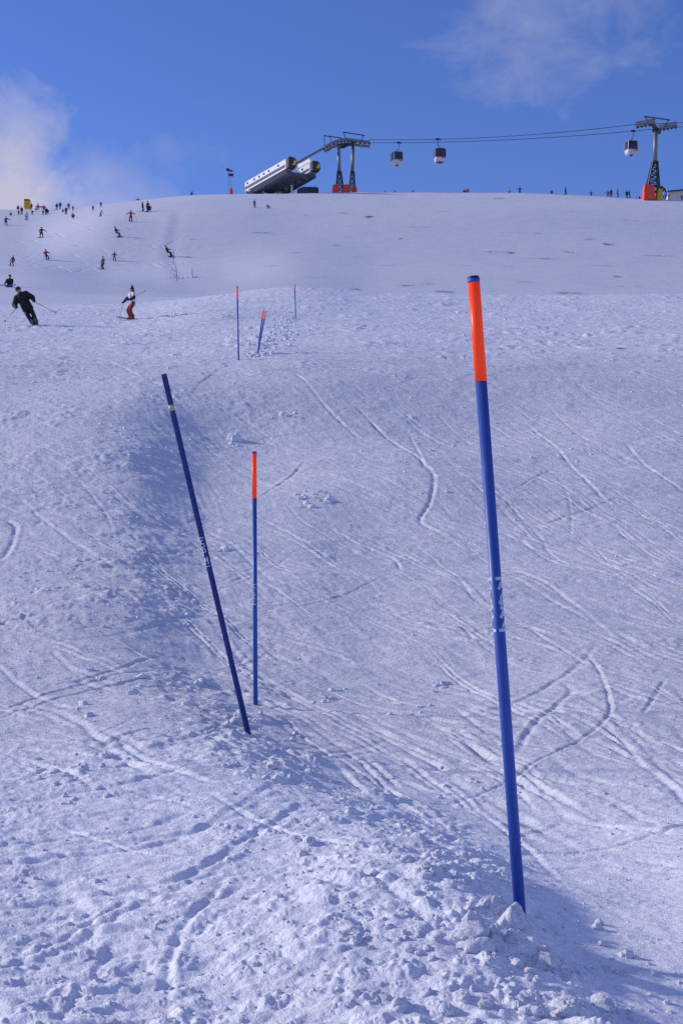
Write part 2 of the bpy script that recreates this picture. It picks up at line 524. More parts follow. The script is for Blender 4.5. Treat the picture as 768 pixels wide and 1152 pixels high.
def height(x, y):
    x = np.asarray(x, float); y = np.asarray(y, float)
    r = np.hypot(x, y)
    z = base(x, y)
    # bank
    near = np.where((r < 34) & (y > 1))[0] if x.ndim else None
    bank_s = np.full(x.shape, 9.0)
    if near is not None and len(near):
        xx, yy, rr = x[near], y[near], r[near]
        dist, sg, al = seg_dist(xx, yy, BANK)
        s = dist * sg
        w = np.interp(rr, [3, 6, 10, 18, 30], [.26, .38, .75, 1.3, 1.8])
        a = np.interp(rr, [3, 5, 8, 12, 18, 26, 32], [.066, .070, .066, .044, .036, .034, 0])
        wob = perlin(xx / 1.1, yy / 1.6, 3) * .4 + perlin(xx / .4, yy / .5, 31) * .25
        q = s / w + wob
        f = np.where(q > 0, q * np.exp(-q * q / 2) * 1.65 * .9, q * np.exp(-q * q / 3.2) * 1.30)
        z[near] += a * f
        bank_s[near] = q
        dist, sg, al = seg_dist(xx, yy, BANK2)
        q2 = -dist * sg / 1.1
        z[near] += .06 * q2 * np.exp(-q2 * q2 / 2) * sstep(0, .25, al) * sstep(1, .75, al)
        for bx, by, rx, ry, h in BUMPS:
            z[near] += h * np.exp(-((xx - bx) / rx) ** 2 - ((yy - by) / ry) ** 2)
    far = np.where((r > 120) & (y > 0))[0]
    if len(far):
        xx, yy = x[far], y[far]
        dist, sg, al = seg_dist(xx, yy, GULLY)
        s = dist * sg / .9
        z[far] += .07 * (s * np.exp(-s * s / 2)) * -1.0 * sstep(0, .15, al) * sstep(1.0, .8, al)
    # random relief, octave by octave, faded where the mesh is too coarse for it
    sp_ = sp_of(r)
    d = np.maximum(r, 1)
    # how churned the snow is
    lump = np.clip(.45 + .8 * perlin(x / 1.7, y / 2.3, 5), 0, 1)
    lump = np.where(r < 34, np.clip(lump * (.25 + .75 * sstep(-1.3, .0, bank_s)) + 1.0 * np.exp(-((bank_s - .35) / .55) ** 2) * sstep(12, 6, r), 0, 1.3), lump)
    lump = np.where((y < 5.2) & (bank_s < 8), np.maximum(lump, .85 * sstep(-.2, .6, bank_s) * sstep(-1.2, .1, x)), lump)
    warpx = perlin(x / .9, y / .9, 41); warpy = perlin(x / .9, y / .9, 42)

    def octave(lx, ly, amp, seed, msk=1.0, rot=0.0, ridged=False, idx=None):
        lam = min(lx, ly)
        k = np.where(sp_ < lam * .55)[0]
        if not len(k): return
        c, s_ = math.cos(rot), math.sin(rot)
        xx = (x[k] * c + y[k] * s_); yy = (-x[k] * s_ + y[k] * c)
        wk = .35 if lx < .6 else (.12 if lx < 2 else 0)
        n = perlin(xx / lx + wk * warpx[k], yy / ly + wk * warpy[k], seed)
        if ridged: n = .5 - np.abs(n) * 1.4
        fade = sstep(lam * .55, lam * .25, sp_[k])
        m = msk[k] if isinstance(msk, np.ndarray) else msk
        gain = np.where(d[k] < 5, .75, .62) if lx < 2 else np.where(d[k] < 5, 1, .7)
        if ridged: gain = gain * .45
        z[k] += amp * n * fade * m * gain

    midm = sstep(6, 14, d)
    brk = sstep(5, 12, d) * (1 - sstep(70, 88, d))
    farm = sstep(50, 110, d)
    nearm = 1 - .35 * sstep(3, 16, d)
    octave(7, 4.5, .11, 91, brk)
    octave(3.6, 2.2, .06, 92, brk)
    octave(60, 34, .55, 94, farm)
    octave(11, 1.3, .095, 95, farm, rot=R(5), ridged=True)
    octave(6, 1.0, .060, 96, farm, rot=R(-9), ridged=True)
    octave(4.2, 2.4, .045, 97, farm)
    octave(1.5, .9, .022, 98, farm * np.clip(.5 + 1.5 * perlin(x / 22, y / 14, 99), 0, 1.3))
    octave(1.1, .5, .020, 93, brk * (.4 + .6 * lump))
    octave(34, 22, .26, 12, farm)
    octave(13, 9, .022, 13, farm)
    octave(5.5, 3.6, .030, 14, sstep(25, 70, d) * (1 - .85 * sstep(72, 110, d)))
    octave(2.6, 1.9, .026, 15, midm * (1 - sstep(72, 100, d)))
    octave(1.3, .9, .022 , 16, (midm * .7 + .3) * (1 - sstep(72, 100, d)))
    fargo = 1 - sstep(72, 100, d)
    octave(.7, .45, .014, 17, fargo)
    octave(1.6, .14, .012, 18, midm * .8 + .25, rot=R(-72), ridged=True)
    octave(2.4, .22, .016, 19, midm, rot=R(-62), ridged=True)
    octave(1.4, .10, .010, 20, .35 + .65 * midm, rot=R(-80), ridged=True)
    octave(.9, .06, .006, 25, np.where(x < .2, 1.0, .5), rot=R(12), ridged=True)
    octave(3.2, .35, .022, 26, sstep(20, 45, d), rot=R(-8), ridged=True)
    octave(.32, .22, .011, 21, .4 + .6 * lump)
    octave(.15, .11, .0075, 22, .4 + .8 * lump)
    octave(.07, .055, .0052, 23, nearm * (.35 + .8 * lump))
    octave(.034, .028, .0034, 24, .3 + .8 * lump)
    octave(.018, .016, .0020, 27, .4 + .6 * lump)
    # crumbled crust: billowed noise leaves rounded crumbs with sharp gaps
    def billow(lam, amp, seed, msk):
        k = np.where((sp_ < lam * .5) & (r < 84))[0]
        if not len(k): return
        n = perlin(x[k] / lam + .4 * warpx[k], y[k] / (lam * .85) + .4 * warpy[k], seed)
        n2_ = perlin(x[k] / (lam * 3.1), y[k] / (lam * 3.1), seed + 9)
        z[k] += .62 * amp * np.abs(n) * 2 * np.clip(.35 + 1.6 * n2_, 0, 1.3) * sstep(lam * .5, lam * .22, sp_[k]) * msk[k]
    crust = .25 + .75 * np.clip(lump, 0, 1.2)
    crust = crust * (1 + .7 * sstep(6.5, 9, r))
    billow(.16, .018, 81, crust)
    billow(.075, .010, 82, crust)
    billow(.036, .0055, 83, crust)
    billow(.55, .085, 85, np.where(True, sstep(30, 40, r) * (.5 + .5 * lump), 0))
    billow(.30, .045, 86, sstep(24, 34, r) * (.5 + .5 * lump))
    billow(.42, .024, 84, sstep(9, 16, r) * (.4 + .6 * lump))
    for lam, amp, seed, keep in ((.20, .26, 1, .10), (.085, .36, 2, .22), (.040, .40, 3, .35), (.5, .15, 4, .12)):
        k = np.where((sp_ < lam * .30) & (r < 60) & (lump > .25))[0]
        if len(k):
            if lam > .3: k = k[r[k] > 7]
            if not len(k): continue
            lm = lumps(x[k] / lam + .3 * warpx[k], y[k] / lam + .3 * warpy[k], seed, keep)
            nz = 1 + .8 * perlin(x[k] / (lam * .22), y[k] / (lam * .22), 50 + seed)
            z[k] += .55 * lam * amp * lm * nz * np.clip(lump[k] * 1.5 - .3, 0, 1.2) * sstep(lam * .30, lam * .15, sp_[k])
    # ski tracks
    r_sorted = np.maximum.accumulate(r) if len(x) > 200000 else None
    for line, w, a, ef in TRACKS:
        m = w * 4
        lo = line.min(0) - m; hi = line.max(0) + m
        i0, i1 = 0, len(x)
        if i1 > 200000:       # the big sheet is ordered by distance
            rl = np.hypot(line[:, 0], line[:, 1])
            i0, i1 = np.searchsorted(r_sorted, [rl.min() - m - .5 * rl.min() * .02, rl.max() + m])
        k = i0 + np.where((x[i0:i1] > lo[0]) & (x[i0:i1] < hi[0]) & (y[i0:i1] > lo[1]) & (y[i0:i1] < hi[1]))[0]
        if not len(k): continue
        dist, sg, al = seg_dist(x[k], y[k], line)
        kk = dist < m
        k = k[kk]; dist = dist[kk]; al = al[kk]; sg = sg[kk]
        rag = 1 + .7 * perlin(x[k] / (w * 2.5), y[k] / (w * 2.5), 61)
        end = sstep(0, ef, al) * sstep(1, 1 - ef, al) * np.clip(.9 + .55 * perlin(x[k] / (w * 14), y[k] / (w * 22), 67), .1, 1.2)
        side_ = .5 + .5 * np.tanh(sg * 2)
        z[k] += end * (-a * np.exp(-(dist / w) ** 2) * (.6 + .4 * rag) + .30 * a * rag * side_ * np.exp(-((dist - 1.8 * w) / (.8 * w)) ** 2))
    return z


def hit(px, py, d0=1.8, d1=430):
    h = march(base, px, py, d0=d0, d1=d1, n=2500)
    if h is None:
        return None
    d = h[1]
    h2 = march(height, px, py, d0=max(d0, d * .82), d1=min(d1, d * 1.22), n=700)
    return h2 or h


def ground_z(x, y):
    return float(height(np.array([x]), np.array([y]))[0])


# ---- the sheet of snow: one mesh, rings around the camera
seg = [(.35, 2.5, 40), (2.5, 9, 720), (9, 34, 640), (34, 82, 290), (82, 145, 70), (145, 330, 260), (330, 452, 24)]
rings = np.concatenate([np.exp(np.linspace(math.log(a), math.log(b_), n, endpoint=False)) for a, b_, n in seg] + [[455.0]])
half = math.atan(.275)
th_in = np.linspace(-half, half, 740)
k = np.arange(1, 121)
out = half + np.cumsum(.0009 * 1.032 ** k)
out = out[out < math.pi - .05]
th = np.concatenate([-out[::-1], th_in, out])
TH, RR = np.meshgrid(th, rings)
X = (RR * np.sin(TH)).ravel(); Y = (RR * np.cos(TH)).ravel()
Z = height(X, Y)
nr, nc = len(rings), len(th)
bare = np.zeros(len(X))
farv = np.where((RR.ravel() > 30) & (Y > 0))[0]
for px, py, w, h, s in [(302, 261, 40, 1.6, .9), (225, 268, 26, 1.4, .8), (415, 245, 12, 3, 1), (385, 241, 18, 1.5, .6), (378, 276, 16, 1.4, .7), (450, 268, 6, 1.5, .8), (560, 283, 36, 2.2, .9), (610, 290, 40, 2.5, .6), (662, 269, 18, 2, 1),
                        (684, 275, 15, 3.5, 1), (570, 300, 14, 2, .8), (690, 310, 20, 2, 1), (590, 318, 20, 1.5, .8), (455, 322, 26, 2.4, .8), (480, 320, 26, 2, .6), (500, 329, 24, 1.5, .8), (715, 249, 40, 1.4, .5),
                        (640, 330, 40, 1.5, .6), (390, 255, 8, 1.2, .8), (345, 243, 9, 1.2, .8), (560, 222, 22, 1.3, .8), (400, 326, 14, 1.4, .6), (545, 328, 30, 1.2, .7), (640, 389, 5, 1.5, .8), (698, 393, 12, 3, .9), (738, 406, 10, 2, .9), (640, 240, 30, 1.2, .4),
                        (600, 262, 70, 1.0, .5), (470, 256, 50, 1.0, .45), (690, 298, 70, 1.2, .55), (330, 285, 60, 1.0, .4), (560, 315, 80, 1.2, .5), (700, 322, 50, 1.2, .6), (430, 300, 60, 1.0, .4), (640, 283, 14, 2, 1), (575, 284, 10, 1.6, 1), (300, 300, 30, 1.4, .4), (350, 312, 30, 1.2, .3), (740, 288, 40, 1.4, .5), (520, 300, 30, 1.2, .4), (215, 243, 20, 1.0, .4), (500, 240, 30, 1.2, .3)]:
    h_ = march(base, px, py)
    if not h_: continue
    h2 = march(base, px, py - h); h3 = march(base, px, py + h)
    if not (h2 and h3): continue
    ry = abs(h2[1] - h3[1]) * .5; ry = min(ry * .45, 1.6); rx = w * h_[1] / F * .5
    q = ((X[farv] - h_[0]) / rx) ** 2 + ((Y[farv] - h_[1]) / ry) ** 2
    bare[farv] = np.maximum(bare[farv], s * np.clip(1.25 - q, 0, 1))
me = bpy.data.meshes.new('snow_ground')
nv = len(X)
me.vertices.add(nv)
me.vertices.foreach_set('co', np.stack([X, Y, Z], 1).astype(np.float32).ravel())
I = np.arange(nv).reshape(nr, nc)
quads = np.stack([I[:-1, :-1], I[:-1, 1:], I[1:, 1:], I[1:, :-1]], -1).reshape(-1, 4)[:, ::-1]
nf = len(quads)
me.loops.add(nf * 4)
me.loops.foreach_set('vertex_index', quads.astype(np.int32).ravel())
me.polygons.add(nf)
me.polygons.foreach_set('loop_start', (np.arange(nf) * 4).astype(np.int32))
me.polygons.foreach_set('loop_total', np.full(nf, 4, np.int32))
me.update(calc_edges=True)
fr = np.clip(.75 * sstep(8.5, 5.0, RR.ravel()) + .5 * sstep(30, 40, RR.ravel()) * sstep(88, 82, RR.ravel()) + .05 * sstep(88, 95, RR.ravel()), -1, 1)  # sunlit brightness of near bank and brow put into the snow colour
gr = .70 + .22 * sstep(5, 9, RR.ravel()) + .2 * sstep(33, 42, RR.ravel()) - .85 * sstep(82, 92, RR.ravel())
at = me.attributes.new('grain', 'FLOAT', 'POINT')
at.data.foreach_set('value', gr.astype(np.float32))
at = me.attributes.new('lit_tone', 'FLOAT', 'POINT')
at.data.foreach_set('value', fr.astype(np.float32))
at = me.attributes.new('bare', 'FLOAT', 'POINT')
at.data.foreach_set('value', bare.astype(np.float32))
me.shade_smooth()
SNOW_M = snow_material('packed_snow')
ground = bpy.data.objects.new('snow_ground', me)
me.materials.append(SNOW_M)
C.objects.link(ground)
tag(ground, kind='structure')

# ---- loose clods of snow lying on the bank
def clod(seed):
    bm = bmesh.new()
    bmesh.ops.create_icosphere(bm, subdivisions=4, radius=1)
    V = np.array([v.co[:] for v in bm.verts])
    n = perlin(V[:, 0] * 1.1 + V[:, 2], V[:, 1] * 1.1 - V[:, 2] * .7, seed) * .28 + perlin(V[:, 0] * 2.7 + V[:, 2] * 2, V[:, 1] * 2.7, seed + 3) * .22 + perlin(V[:, 0] * 6 + V[:, 2] * 3, V[:, 1] * 6, seed + 5) * .11 + perlin(V[:, 0] * 12 + V[:, 2] * 7, V[:, 1] * 12 - V[:, 2] * 5, seed + 6) * .05
    V = V * (1 + n)[:, None]
    rs = np.random.default_rng(seed)
    for _ in range(4):      # broken flat faces
        d = rs.normal(size=3); d /= np.linalg.norm(d)
        dd = V @ d; lim = rs.uniform(.55, .9)
        V = V - np.clip(dd - lim, 0, None)[:, None] * d * .7
    F_ = np.array([[v.index for v in f.verts] for f in bm.faces])
    bm.free()
    return V, F_


CL = [clod(s) for s in range(70, 78)]
cv, cf, off = [], [], 0


def put_clod(x, y, s, sink=.50):
    global off
    V, F_ = CL[int(rng.integers(len(CL)))]
    M = np.array(Matrix.Rotation(rng.uniform(0, 6.28), 3, 'Z') @ Matrix.Rotation(rng.uniform(-.5, .5), 3, 'X')) * (s * np.array([[rng.uniform(.8, 1.3)], [rng.uniform(.8, 1.2)], [rng.uniform(.6, .95)]]))
    zz = ground_z(x, y)
    cv.append(V @ M.T + np.array([x, y, zz + s * (.6 - sink)]))
    cf.append(F_ + off); off += len(V)


cand = []
for px, py, s, n, sx, sy in [
        # photo spot, size (m), count, spread
        (573, 1040, .048, 1, 2, 2), (553, 1022, .034, 1, 2, 2), (540, 1058, .04, 3, 16, 8), (610, 1085, .040, 5, 22, 8), (600, 1092, .03, 7, 30, 12), (520, 1050, .022, 10, 40, 14), (672, 1045, .018, 5, 8, 10), (700, 1090, .022, 6, 20, 14),
        (600, 1140, .04, 6, 40, 12), (540, 1125, .022, 14, 60, 20), (680, 1140, .03, 6, 40, 12), (475, 975, .024, 12, 24, 14), (500, 1000, .02, 10, 24, 14), (538, 975, .014, 4, 8, 6), (345, 950, .028, 4, 10, 5), (335, 962, .014, 8, 14, 6),
        (450, 1080, .014, 40, 90, 50), (430, 960, .012, 22, 40, 20), (560, 990, .010, 12, 20, 12), (300, 870, .028, 5, 12, 6), (255, 862, .022, 6, 20, 6), (258, 813, .035, 2, 4, 3), (292, 812, .025, 2, 6, 4), (330, 828, .022, 4, 12, 5), (215, 790, .025, 3, 8, 4),
        (225, 770, .028, 6, 14, 8), (270, 800, .018, 8, 22, 10), (80, 895, .016, 8, 40, 12), (100, 870, .02, 14, 60, 14), (130, 770, .03, 8, 60, 20), (380, 775, .03, 3, 10, 4), (370, 785, .02, 6, 14, 6), (500, 770, .035, 2, 5, 4), (490, 775, .025, 4, 12, 6), (440, 790, .022, 5, 40, 12),
        (365, 565, .07, 4, 12, 5), (350, 560, .035, 14, 20, 8), (262, 494, .12, 1, 3, 2), (262, 500, .05, 3, 8, 4), (255, 618, .05, 3, 6, 4), (210, 692, .03, 4, 8, 4), (318, 465, .07, 2, 8, 3), (320, 468, .04, 6, 16, 5), (160, 690, .022, 10, 60, 20), (60, 660, .025, 10, 60, 30), (555, 560, .03, 8, 40, 30), (640, 510, .03, 8, 40, 20), (520, 860, .014, 12, 60, 20),
        (290, 401, .045, 10, 14, 3), (283, 399, .04, 14, 16, 4), (318, 372, .06, 50, 24, 12), (332, 359, .06, 12, 10, 5), (305, 386, .055, 30, 14, 9), (322, 350, .06, 24, 18, 10), (200, 312, .25, 6, 6, 3), (192, 300, .2, 8, 4, 8), (218, 313, .2, 3, 5, 2),
        (150, 330, .12, 3, 20, 4)]:
    if py > 940 and n > 3: n = int(n * .6)
    for _ in range(n):
        cand.append((px + rng.normal() * sx * .6, py + rng.normal() * sy * .6, s * rng.uniform(.55, 1.1) if n > 1 else s))
for _ in range(420):      # small crumbs across the near snow
    px, py = rng.uniform(-30, 800), 700 + 460 * rng.beta(2.2, 1.1)
    cand.append((px, py, rng.uniform(.003, .010)))
for h_, (px, py, s) in zip([hit(px, py, d0=2.4, d1=350) if s > .013 else march(base, px, py, d0=2.4, d1=350, n=900) for px, py, s in cand], cand):
    if h_: put_clod(h_[0], h_[1], s)
# fine crumbs: low-poly, thrown all over the run
SV = []
for q in range(6):
    bm = bmesh.new(); bmesh.ops.create_icosphere(bm, subdivisions=1, radius=1)
    v_ = np.array([v.co[:] for v in bm.verts]) * (1 + np.random.default_rng(q).uniform(-.35, .35, (len(bm.verts), 1)))
    SV.append((v_, np.array([[v.index for v in f.verts] for f in bm.faces]))); bm.free()
cx_, cy_, cs_ = [], [], []
for _ in range(5200):
    px, py = rng.uniform(-60, 830), rng.uniform(340, 1150)
    h_ = march(base, px, py, d0=2.4, d1=90, n=350)
    if not h_: continue
    if perlin(np.array([h_[0] / (.12 * h_[1])]), np.array([h_[1] / (.35 * h_[1] + 1)]), 77)[0] + rng.uniform(-.5, .5) < -.05: continue
    cx_.append(h_[0]); cy_.append(h_[1]); cs_.append(h_[1] / F * rng.choice([.5, .7, .9, 1.3, 1.9], p=[.3, .3, .22, .13, .05]))
cz_ = height(np.array(cx_), np.array(cy_))
for x_, y_, z_, s_ in zip(cx_, cy_, cz_, cs_):
    v_, f_ = SV[int(rng.integers(6))]
    M = np.array(Matrix.Rotation(rng.uniform(0, 6.28), 3, 'Z')) * (s_ * np.array([[rng.uniform(.8, 1.6)], [rng.uniform(.8, 1.4)], [rng.uniform(.7, 1.1)]]))
    cv.append(v_ @ M.T + np.array([x_, y_, z_ + s_ * .35])); cf.append(f_ + off); off += len(v_)
me = bpy.data.meshes.new('snow_clods')
me.from_pydata(np.concatenate(cv).tolist(), [], np.concatenate(cf).tolist())
me.shade_smooth()
CLOD_M = snow_material('loose_snow', terrain=False)
me.materials.append(CLOD_M)
o = bpy.data.objects.new('snow_clods', me)
C.objects.link(o)
tag(o, 'loose broken clods of snow strewn over the churned slope', 'snow', kind='stuff')

# ------------------------------------------------------------------ slalom poles
M_BLUE = mat('blue_plastic', (.024, .078, .40), .38, spec=.45, var=.10, scale=9)
M_NAVY = mat('navy_plastic', (.062, .10, .46), .42, spec=.4, var=.12, scale=9)
M_ORANGE = mat('fluorescent_orange', (.95, .060, .012), .45, spec=.3, var=.06, scale=12, emit=.28)  # slight glow added to reach sunlit brightness; the sleeve is no lamp
M_PINK = mat('fluorescent_red', (.90, .07, .05), .5, spec=.3, var=.06, scale=12, emit=.15)  # weaker added glow, again no lamp
M_CAP = mat('dark_rubber', (.012, .014, .03), .6, var=.2, scale=20)
M_WHITE = mat('white_print', (.52, .57, .74), .5, var=.2, scale=60)
M_YELLOW = mat('yellow_tape', (.40, .40, .24), .5, var=.15, scale=30)

scuff(M_BLUE, (.10, .16, .50), .55); scuff(M_NAVY, (.09, .12, .36), .5); scuff(M_ORANGE, (.72, .05, .02), .5)

# strokes of the printed letters, unit box (across the letter, along the pole)
GLYPH = {
    'A': [((0, 0), (.5, 1)), ((.5, 1), (1, 0)), ((.22, .4), (.78, .4))],
    'S': [((1, .95), (.05, .95)), ((.05, .95), (.05, .52)), ((.05, .52), (.95, .5)), ((.95, .5), (.95, .05)), ((.95, .05), (0, .05))],
    'P': [((.05, 0), (.05, 1)), ((.05, .95), (.9, .95)), ((.9, .95), (.9, .5)), ((.9, .5), (.05, .5))],
    'M': [((.05, 0), (.05, 1)), ((.05, 1), (.5, .35)), ((.5, .35), (.95, 1)), ((.95, 1), (.95, 0))],
    '/': [((.15, 0), (.75, 1))],
    '-': [((-.3, .5), (1.3, .5))],
}


def lettering(text, r, z0, ch, a0, da, sw):
    """printed letters wrapped on a shaft along +Z; runs downward from z0, letter width da (rad) from angle a0"""
    bm = bmesh.new()
    rr = r * 1.04
    z = z0
    for chx in text:
        hh = ch * (.32 if chx == '-' else 1)
        for (x0, y0), (x1, y1) in GLYPH[chx]:
            n = 7
            L_, R_ = [], []
            dx, dz = (x1 - x0) * da * r, (y1 - y0) * hh
            l = math.hypot(dx, dz); nx, nz = -dz / l * sw / 2, dx / l * sw / 2
            for k in range(n + 1):
                t = k / n
                for S_, sg in ((L_, 1), (R_, -1)):
                    xx = (x0 + (x1 - x0) * t) * da * r + nx * sg
                    zz = z - hh + (y0 + (y1 - y0) * t) * hh + nz * sg
                    a = a0 + xx / r
                    S_.append(bm.verts.new((rr * math.sin(a), -rr * math.cos(a), zz)))
            for k in range(n):
                bm.faces.new((L_[k], L_[k + 1], R_[k + 1], R_[k]))
        z -= hh + ch * .16
    bmesh.ops.recalc_face_normals(bm, faces=bm.faces[:])
    return bm


def slalom_pole(pbase, ptop, r, label, sleeve=None, sleeve_mat=None, cap=None, shaft_mat=None, rings=(), text=None, depth=None, group=None, top_shift=0.0, n=20):
    h = hit(*pbase) if depth is None else None
    if h is None:
        u, t = ray(*pbase); x, y = u * depth, depth
    else:
        x, y = h
    z = ground_z(x, y)
    b_ = Vector((x, y, EYE + ray(*pbase)[1] * y))
    t_ = P(ptop[0], ptop[1], y + top_shift)
    ax = t_ - b_
    L_ = ax.length
    root = empty('slalom_pole', b_, label, 'slalom pole', group)
    q = Vector((0, 0, 1)).rotation_difference(ax.normalized())
    root.rotation_mode = 'QUATERNION'
    root.rotation_quaternion = q
    lo = -.12 if y < 15 else -.3
    s0 = L_ * (1 - sleeve) if sleeve else L_ * (1 - (cap or .01))
    bm = bmesh.new()
    hollow = (not sleeve)
    tube(bm, (0, 0, lo), (0, 0, s0 if sleeve else L_), r, r, n, caps=not hollow)
    if hollow:
        bmesh.ops.solidify(bm, geom=bm.faces[:], thickness=r * .22)
    link_bm('shaft', bm, shaft_mat or M_BLUE, root, True)
    if sleeve:
        capL = cap or 0.012 * L_
        bm = bmesh.new()
        tube(bm, (0, 0, s0), (0, 0, L_ - capL), r * 1.05, r * 1.05, n)
        o = link_bm('sleeve', bm, sleeve_mat or M_ORANGE, root, False)
        for p_ in o.data.polygons: p_.use_smooth = len(p_.vertices) == 4
        bm = bmesh.new()      # blue end piece with an open dark mouth
        tube(bm, (0, 0, L_ - capL), (0, 0, L_ - capL * .38), r * 1.06, r * 1.06, n)
        o = link_bm('end_cap', bm, shaft_mat or M_NAVY, root, True)
        bm = bmesh.new()
        tube(bm, (0, 0, L_ - capL * .38), (0, 0, L_), r * 1.05, r * .96, n)
        link_bm('plug', bm, M_CAP, o)
    for z0, z1, m_ in rings:
        bm = bmesh.new()
        tube(bm, (0, 0, L_ * z0), (0, 0, L_ * z1), r * 1.03, r * 1.03, n)
        link_bm('tape_ring', bm, m_, root, True)
    if text:
        for tx in text:
            link_bm('lettering', lettering(tx[0], r, L_ * tx[1], L_ * tx[2], tx[3], tx[4], tx[5]), M_WHITE, root)
    return root


slalom_pole((585, 1031), (532, 311), .0158, 'tall blue slalom pole with bright orange top, nearest the camera in the snow bank', sleeve=.166, cap=.018, n=32,
            text=[('-A/SA/-', .527, .0128, R(18), R(88), .0085), ('-A/SA/-', .527, .0128, R(-148), R(85), .0085)])
slalom_pole((279, 824), (184.5, 421), .0150, 'plain navy slalom pole leaning left, without orange top but with a yellow ring', shaft_mat=M_NAVY, n=28, rings=[(.897, .913, M_YELLOW)],
            text=[('-SPM-', .545, .020, R(-62), R(75), .005)])
slalom_pole((287.5, 792), (286, 508), .0150, 'upright blue slalom pole with orange top, beside the leaning navy pole', sleeve=.185, cap=.016, n=28,
            text=[('-A/SA/-', .475, .0125, R(-68), R(80), .0045)])
slalom_pole((268.5, 405), (266.8, 322), .019, 'thin upright slalom pole with red tip on the brow, left of the crossed pair', sleeve=.17, sleeve_mat=M_PINK, shaft_mat=M_NAVY, n=12)
slalom_pole((289.3, 398.5), (296.3, 349), .019, 'left pole of the tilted pair leaning right on the brow', sleeve=.2, sleeve_mat=M_PINK, shaft_mat=M_NAVY, n=12, top_shift=2.0)
slalom_pole((289.9, 398.7), (298.8, 350.5), .019, 'right pole of the tilted pair leaning right on the brow', sleeve=.2, sleeve_mat=M_PINK, shaft_mat=M_NAVY, n=12, top_shift=1.6)
slalom_pole((332.6, 357.5), (331.4, 320), .024, 'faint thin slalom pole with red tip at the top of the brow', sleeve=.2, sleeve_mat=M_PINK, shaft_mat=M_NAVY, n=12)
for pb, pt, lab in [((195.3, 298), (195.3, 281), 'distant marker pole beside the leaning snowboarder on the upper slope'),
                    ((199.2, 316), (198.2, 300), 'distant marker pole below the gully, left one of two above the brow'),
                    ((216.5, 313), (216.3, 302), 'short distant marker pole below the gully, right one of two above the brow')]:
    slalom_pole(pb, pt, .03, lab, shaft_mat=mat('grey_pole', (.20, .21, .32), .6), n=8)

# ------------------------------------------------------------------ people
def capsule(bm, p, q, r0, r1):
    """tapered limb with round ends"""
    p, q = Vector(p), Vector(q)
    x, y, z = frame(p, q)
    n = 10
    prof = []
    for a in (-80, -45, -10): prof.append((p + z * r0 * math.sin(R(a)), r0 * math.cos(R(a))))
    for a in (10, 45, 80): prof.append((q + z * r1 * math.sin(R(a)), r1 * math.cos(R(a))))
    rings_ = [[bm.verts.new(c + (x * math.cos(k * 2 * math.pi / n) + y * math.sin(k * 2 * math.pi / n)) * r) for k in range(n)] for c, r in prof]
    for A, B in zip(rings_, rings_[1:]):
        for k in range(n): bm.faces.new((A[k], A[(k + 1) % n], B[(k + 1) % n], B[k]))
    bm.faces.new(rings_[0][::-1]); bm.faces.new(rings_[-1])


def remeshed(bm, voxel, smooth=2):
    """fuse overlapping limbs into one continuous skin"""
    me = bpy.data.meshes.new('tmp'); bm.to_mesh(me); bm.free()
    ob = bpy.data.objects.new('tmp', me); C.objects.link(ob)
    m = ob.modifiers.new('r', 'REMESH'); m.mode = 'VOXEL'; m.voxel_size = voxel; m.use_smooth_shade = True
    if smooth:
        s = ob.modifiers.new('s', 'SMOOTH'); s.factor = .5; s.iterations = smooth
    dg = bpy.context.evaluated_depsgraph_get()
    new = bpy.data.meshes.new_from_object(ob.evaluated_get(dg))
    bpy.data.objects.remove(ob); bpy.data.meshes.remove(me)
    new.materials.clear()
    new.shade_smooth()
    return new


def ik(a, b_, l1, l2, pole):
    a, b_ = Vector(a), Vector(b_)
    d = b_ - a
    L_ = d.length
    if L_ > (l1 + l2) * .995:
        b_ = a + d.normalized() * (l1 + l2) * .995; d = b_ - a; L_ = d.length
    c = (l1 * l1 - l2 * l2 + L_ * L_) / (2 * L_)
    h = math.sqrt(max(0, l1 * l1 - c * c))
    pl = Vector(pole); dn = d.normalized(); pl = (pl - dn * pl.dot(dn)).normalized()
    return a + dn * c + pl * h, b_


def skeleton(hip=.86, back=0.0, lean=.15, stance=.12, stag=0.0, hands=((-.32, -.12, .78), (.32, -.12, .78)), side=0.0, twist=0.0):
    """joints of a 1.75 m figure facing -Y, feet on z = 0; hands as (x, y, z)"""
    J = {}
    J['pelvis'] = Vector((side * .3, back, hip))
    up = Vector((side, -math.sin(lean), math.cos(lean))).normalized()
    J['waist'] = J['pelvis'] + up * .16
    J['chest'] = J['pelvis'] + up * .42
    J['neck'] = J['pelvis'] + up * .54
    J['head'] = J['neck'] + (up + Vector((0, .25 * lean, .3))).normalized() * .17
    rgt = Matrix.Rotation(twist, 3, 'Z') @ Vector((1, 0, 0))
    for i, s in enumerate((-1, 1)):
        S = 'LR'[i]
        J['sho' + S] = J['chest'] + up * .05 + rgt * s * .19
        h = Vector(hands[i])
        J['elb' + S], J['hand' + S] = ik(J['sho' + S], h, .29, .27, (s * .8, .7, -.3))
        J['hip' + S] = J['pelvis'] + Vector((s * .095, 0, -.03))
        foot = Vector((s * stance, stag * s, .09))
        J['kne' + S], J['ank' + S] = ik(J['hip' + S], foot, .43, .42, (s * .1, -1, 0))
        J['toe' + S] = J['ank' + S] + Vector((s * .02, -.17, -.045))
        J['fin' + S] = J['hand' + S] + (J['hand' + S] - J['elb' + S]).normalized() * .09
    return J


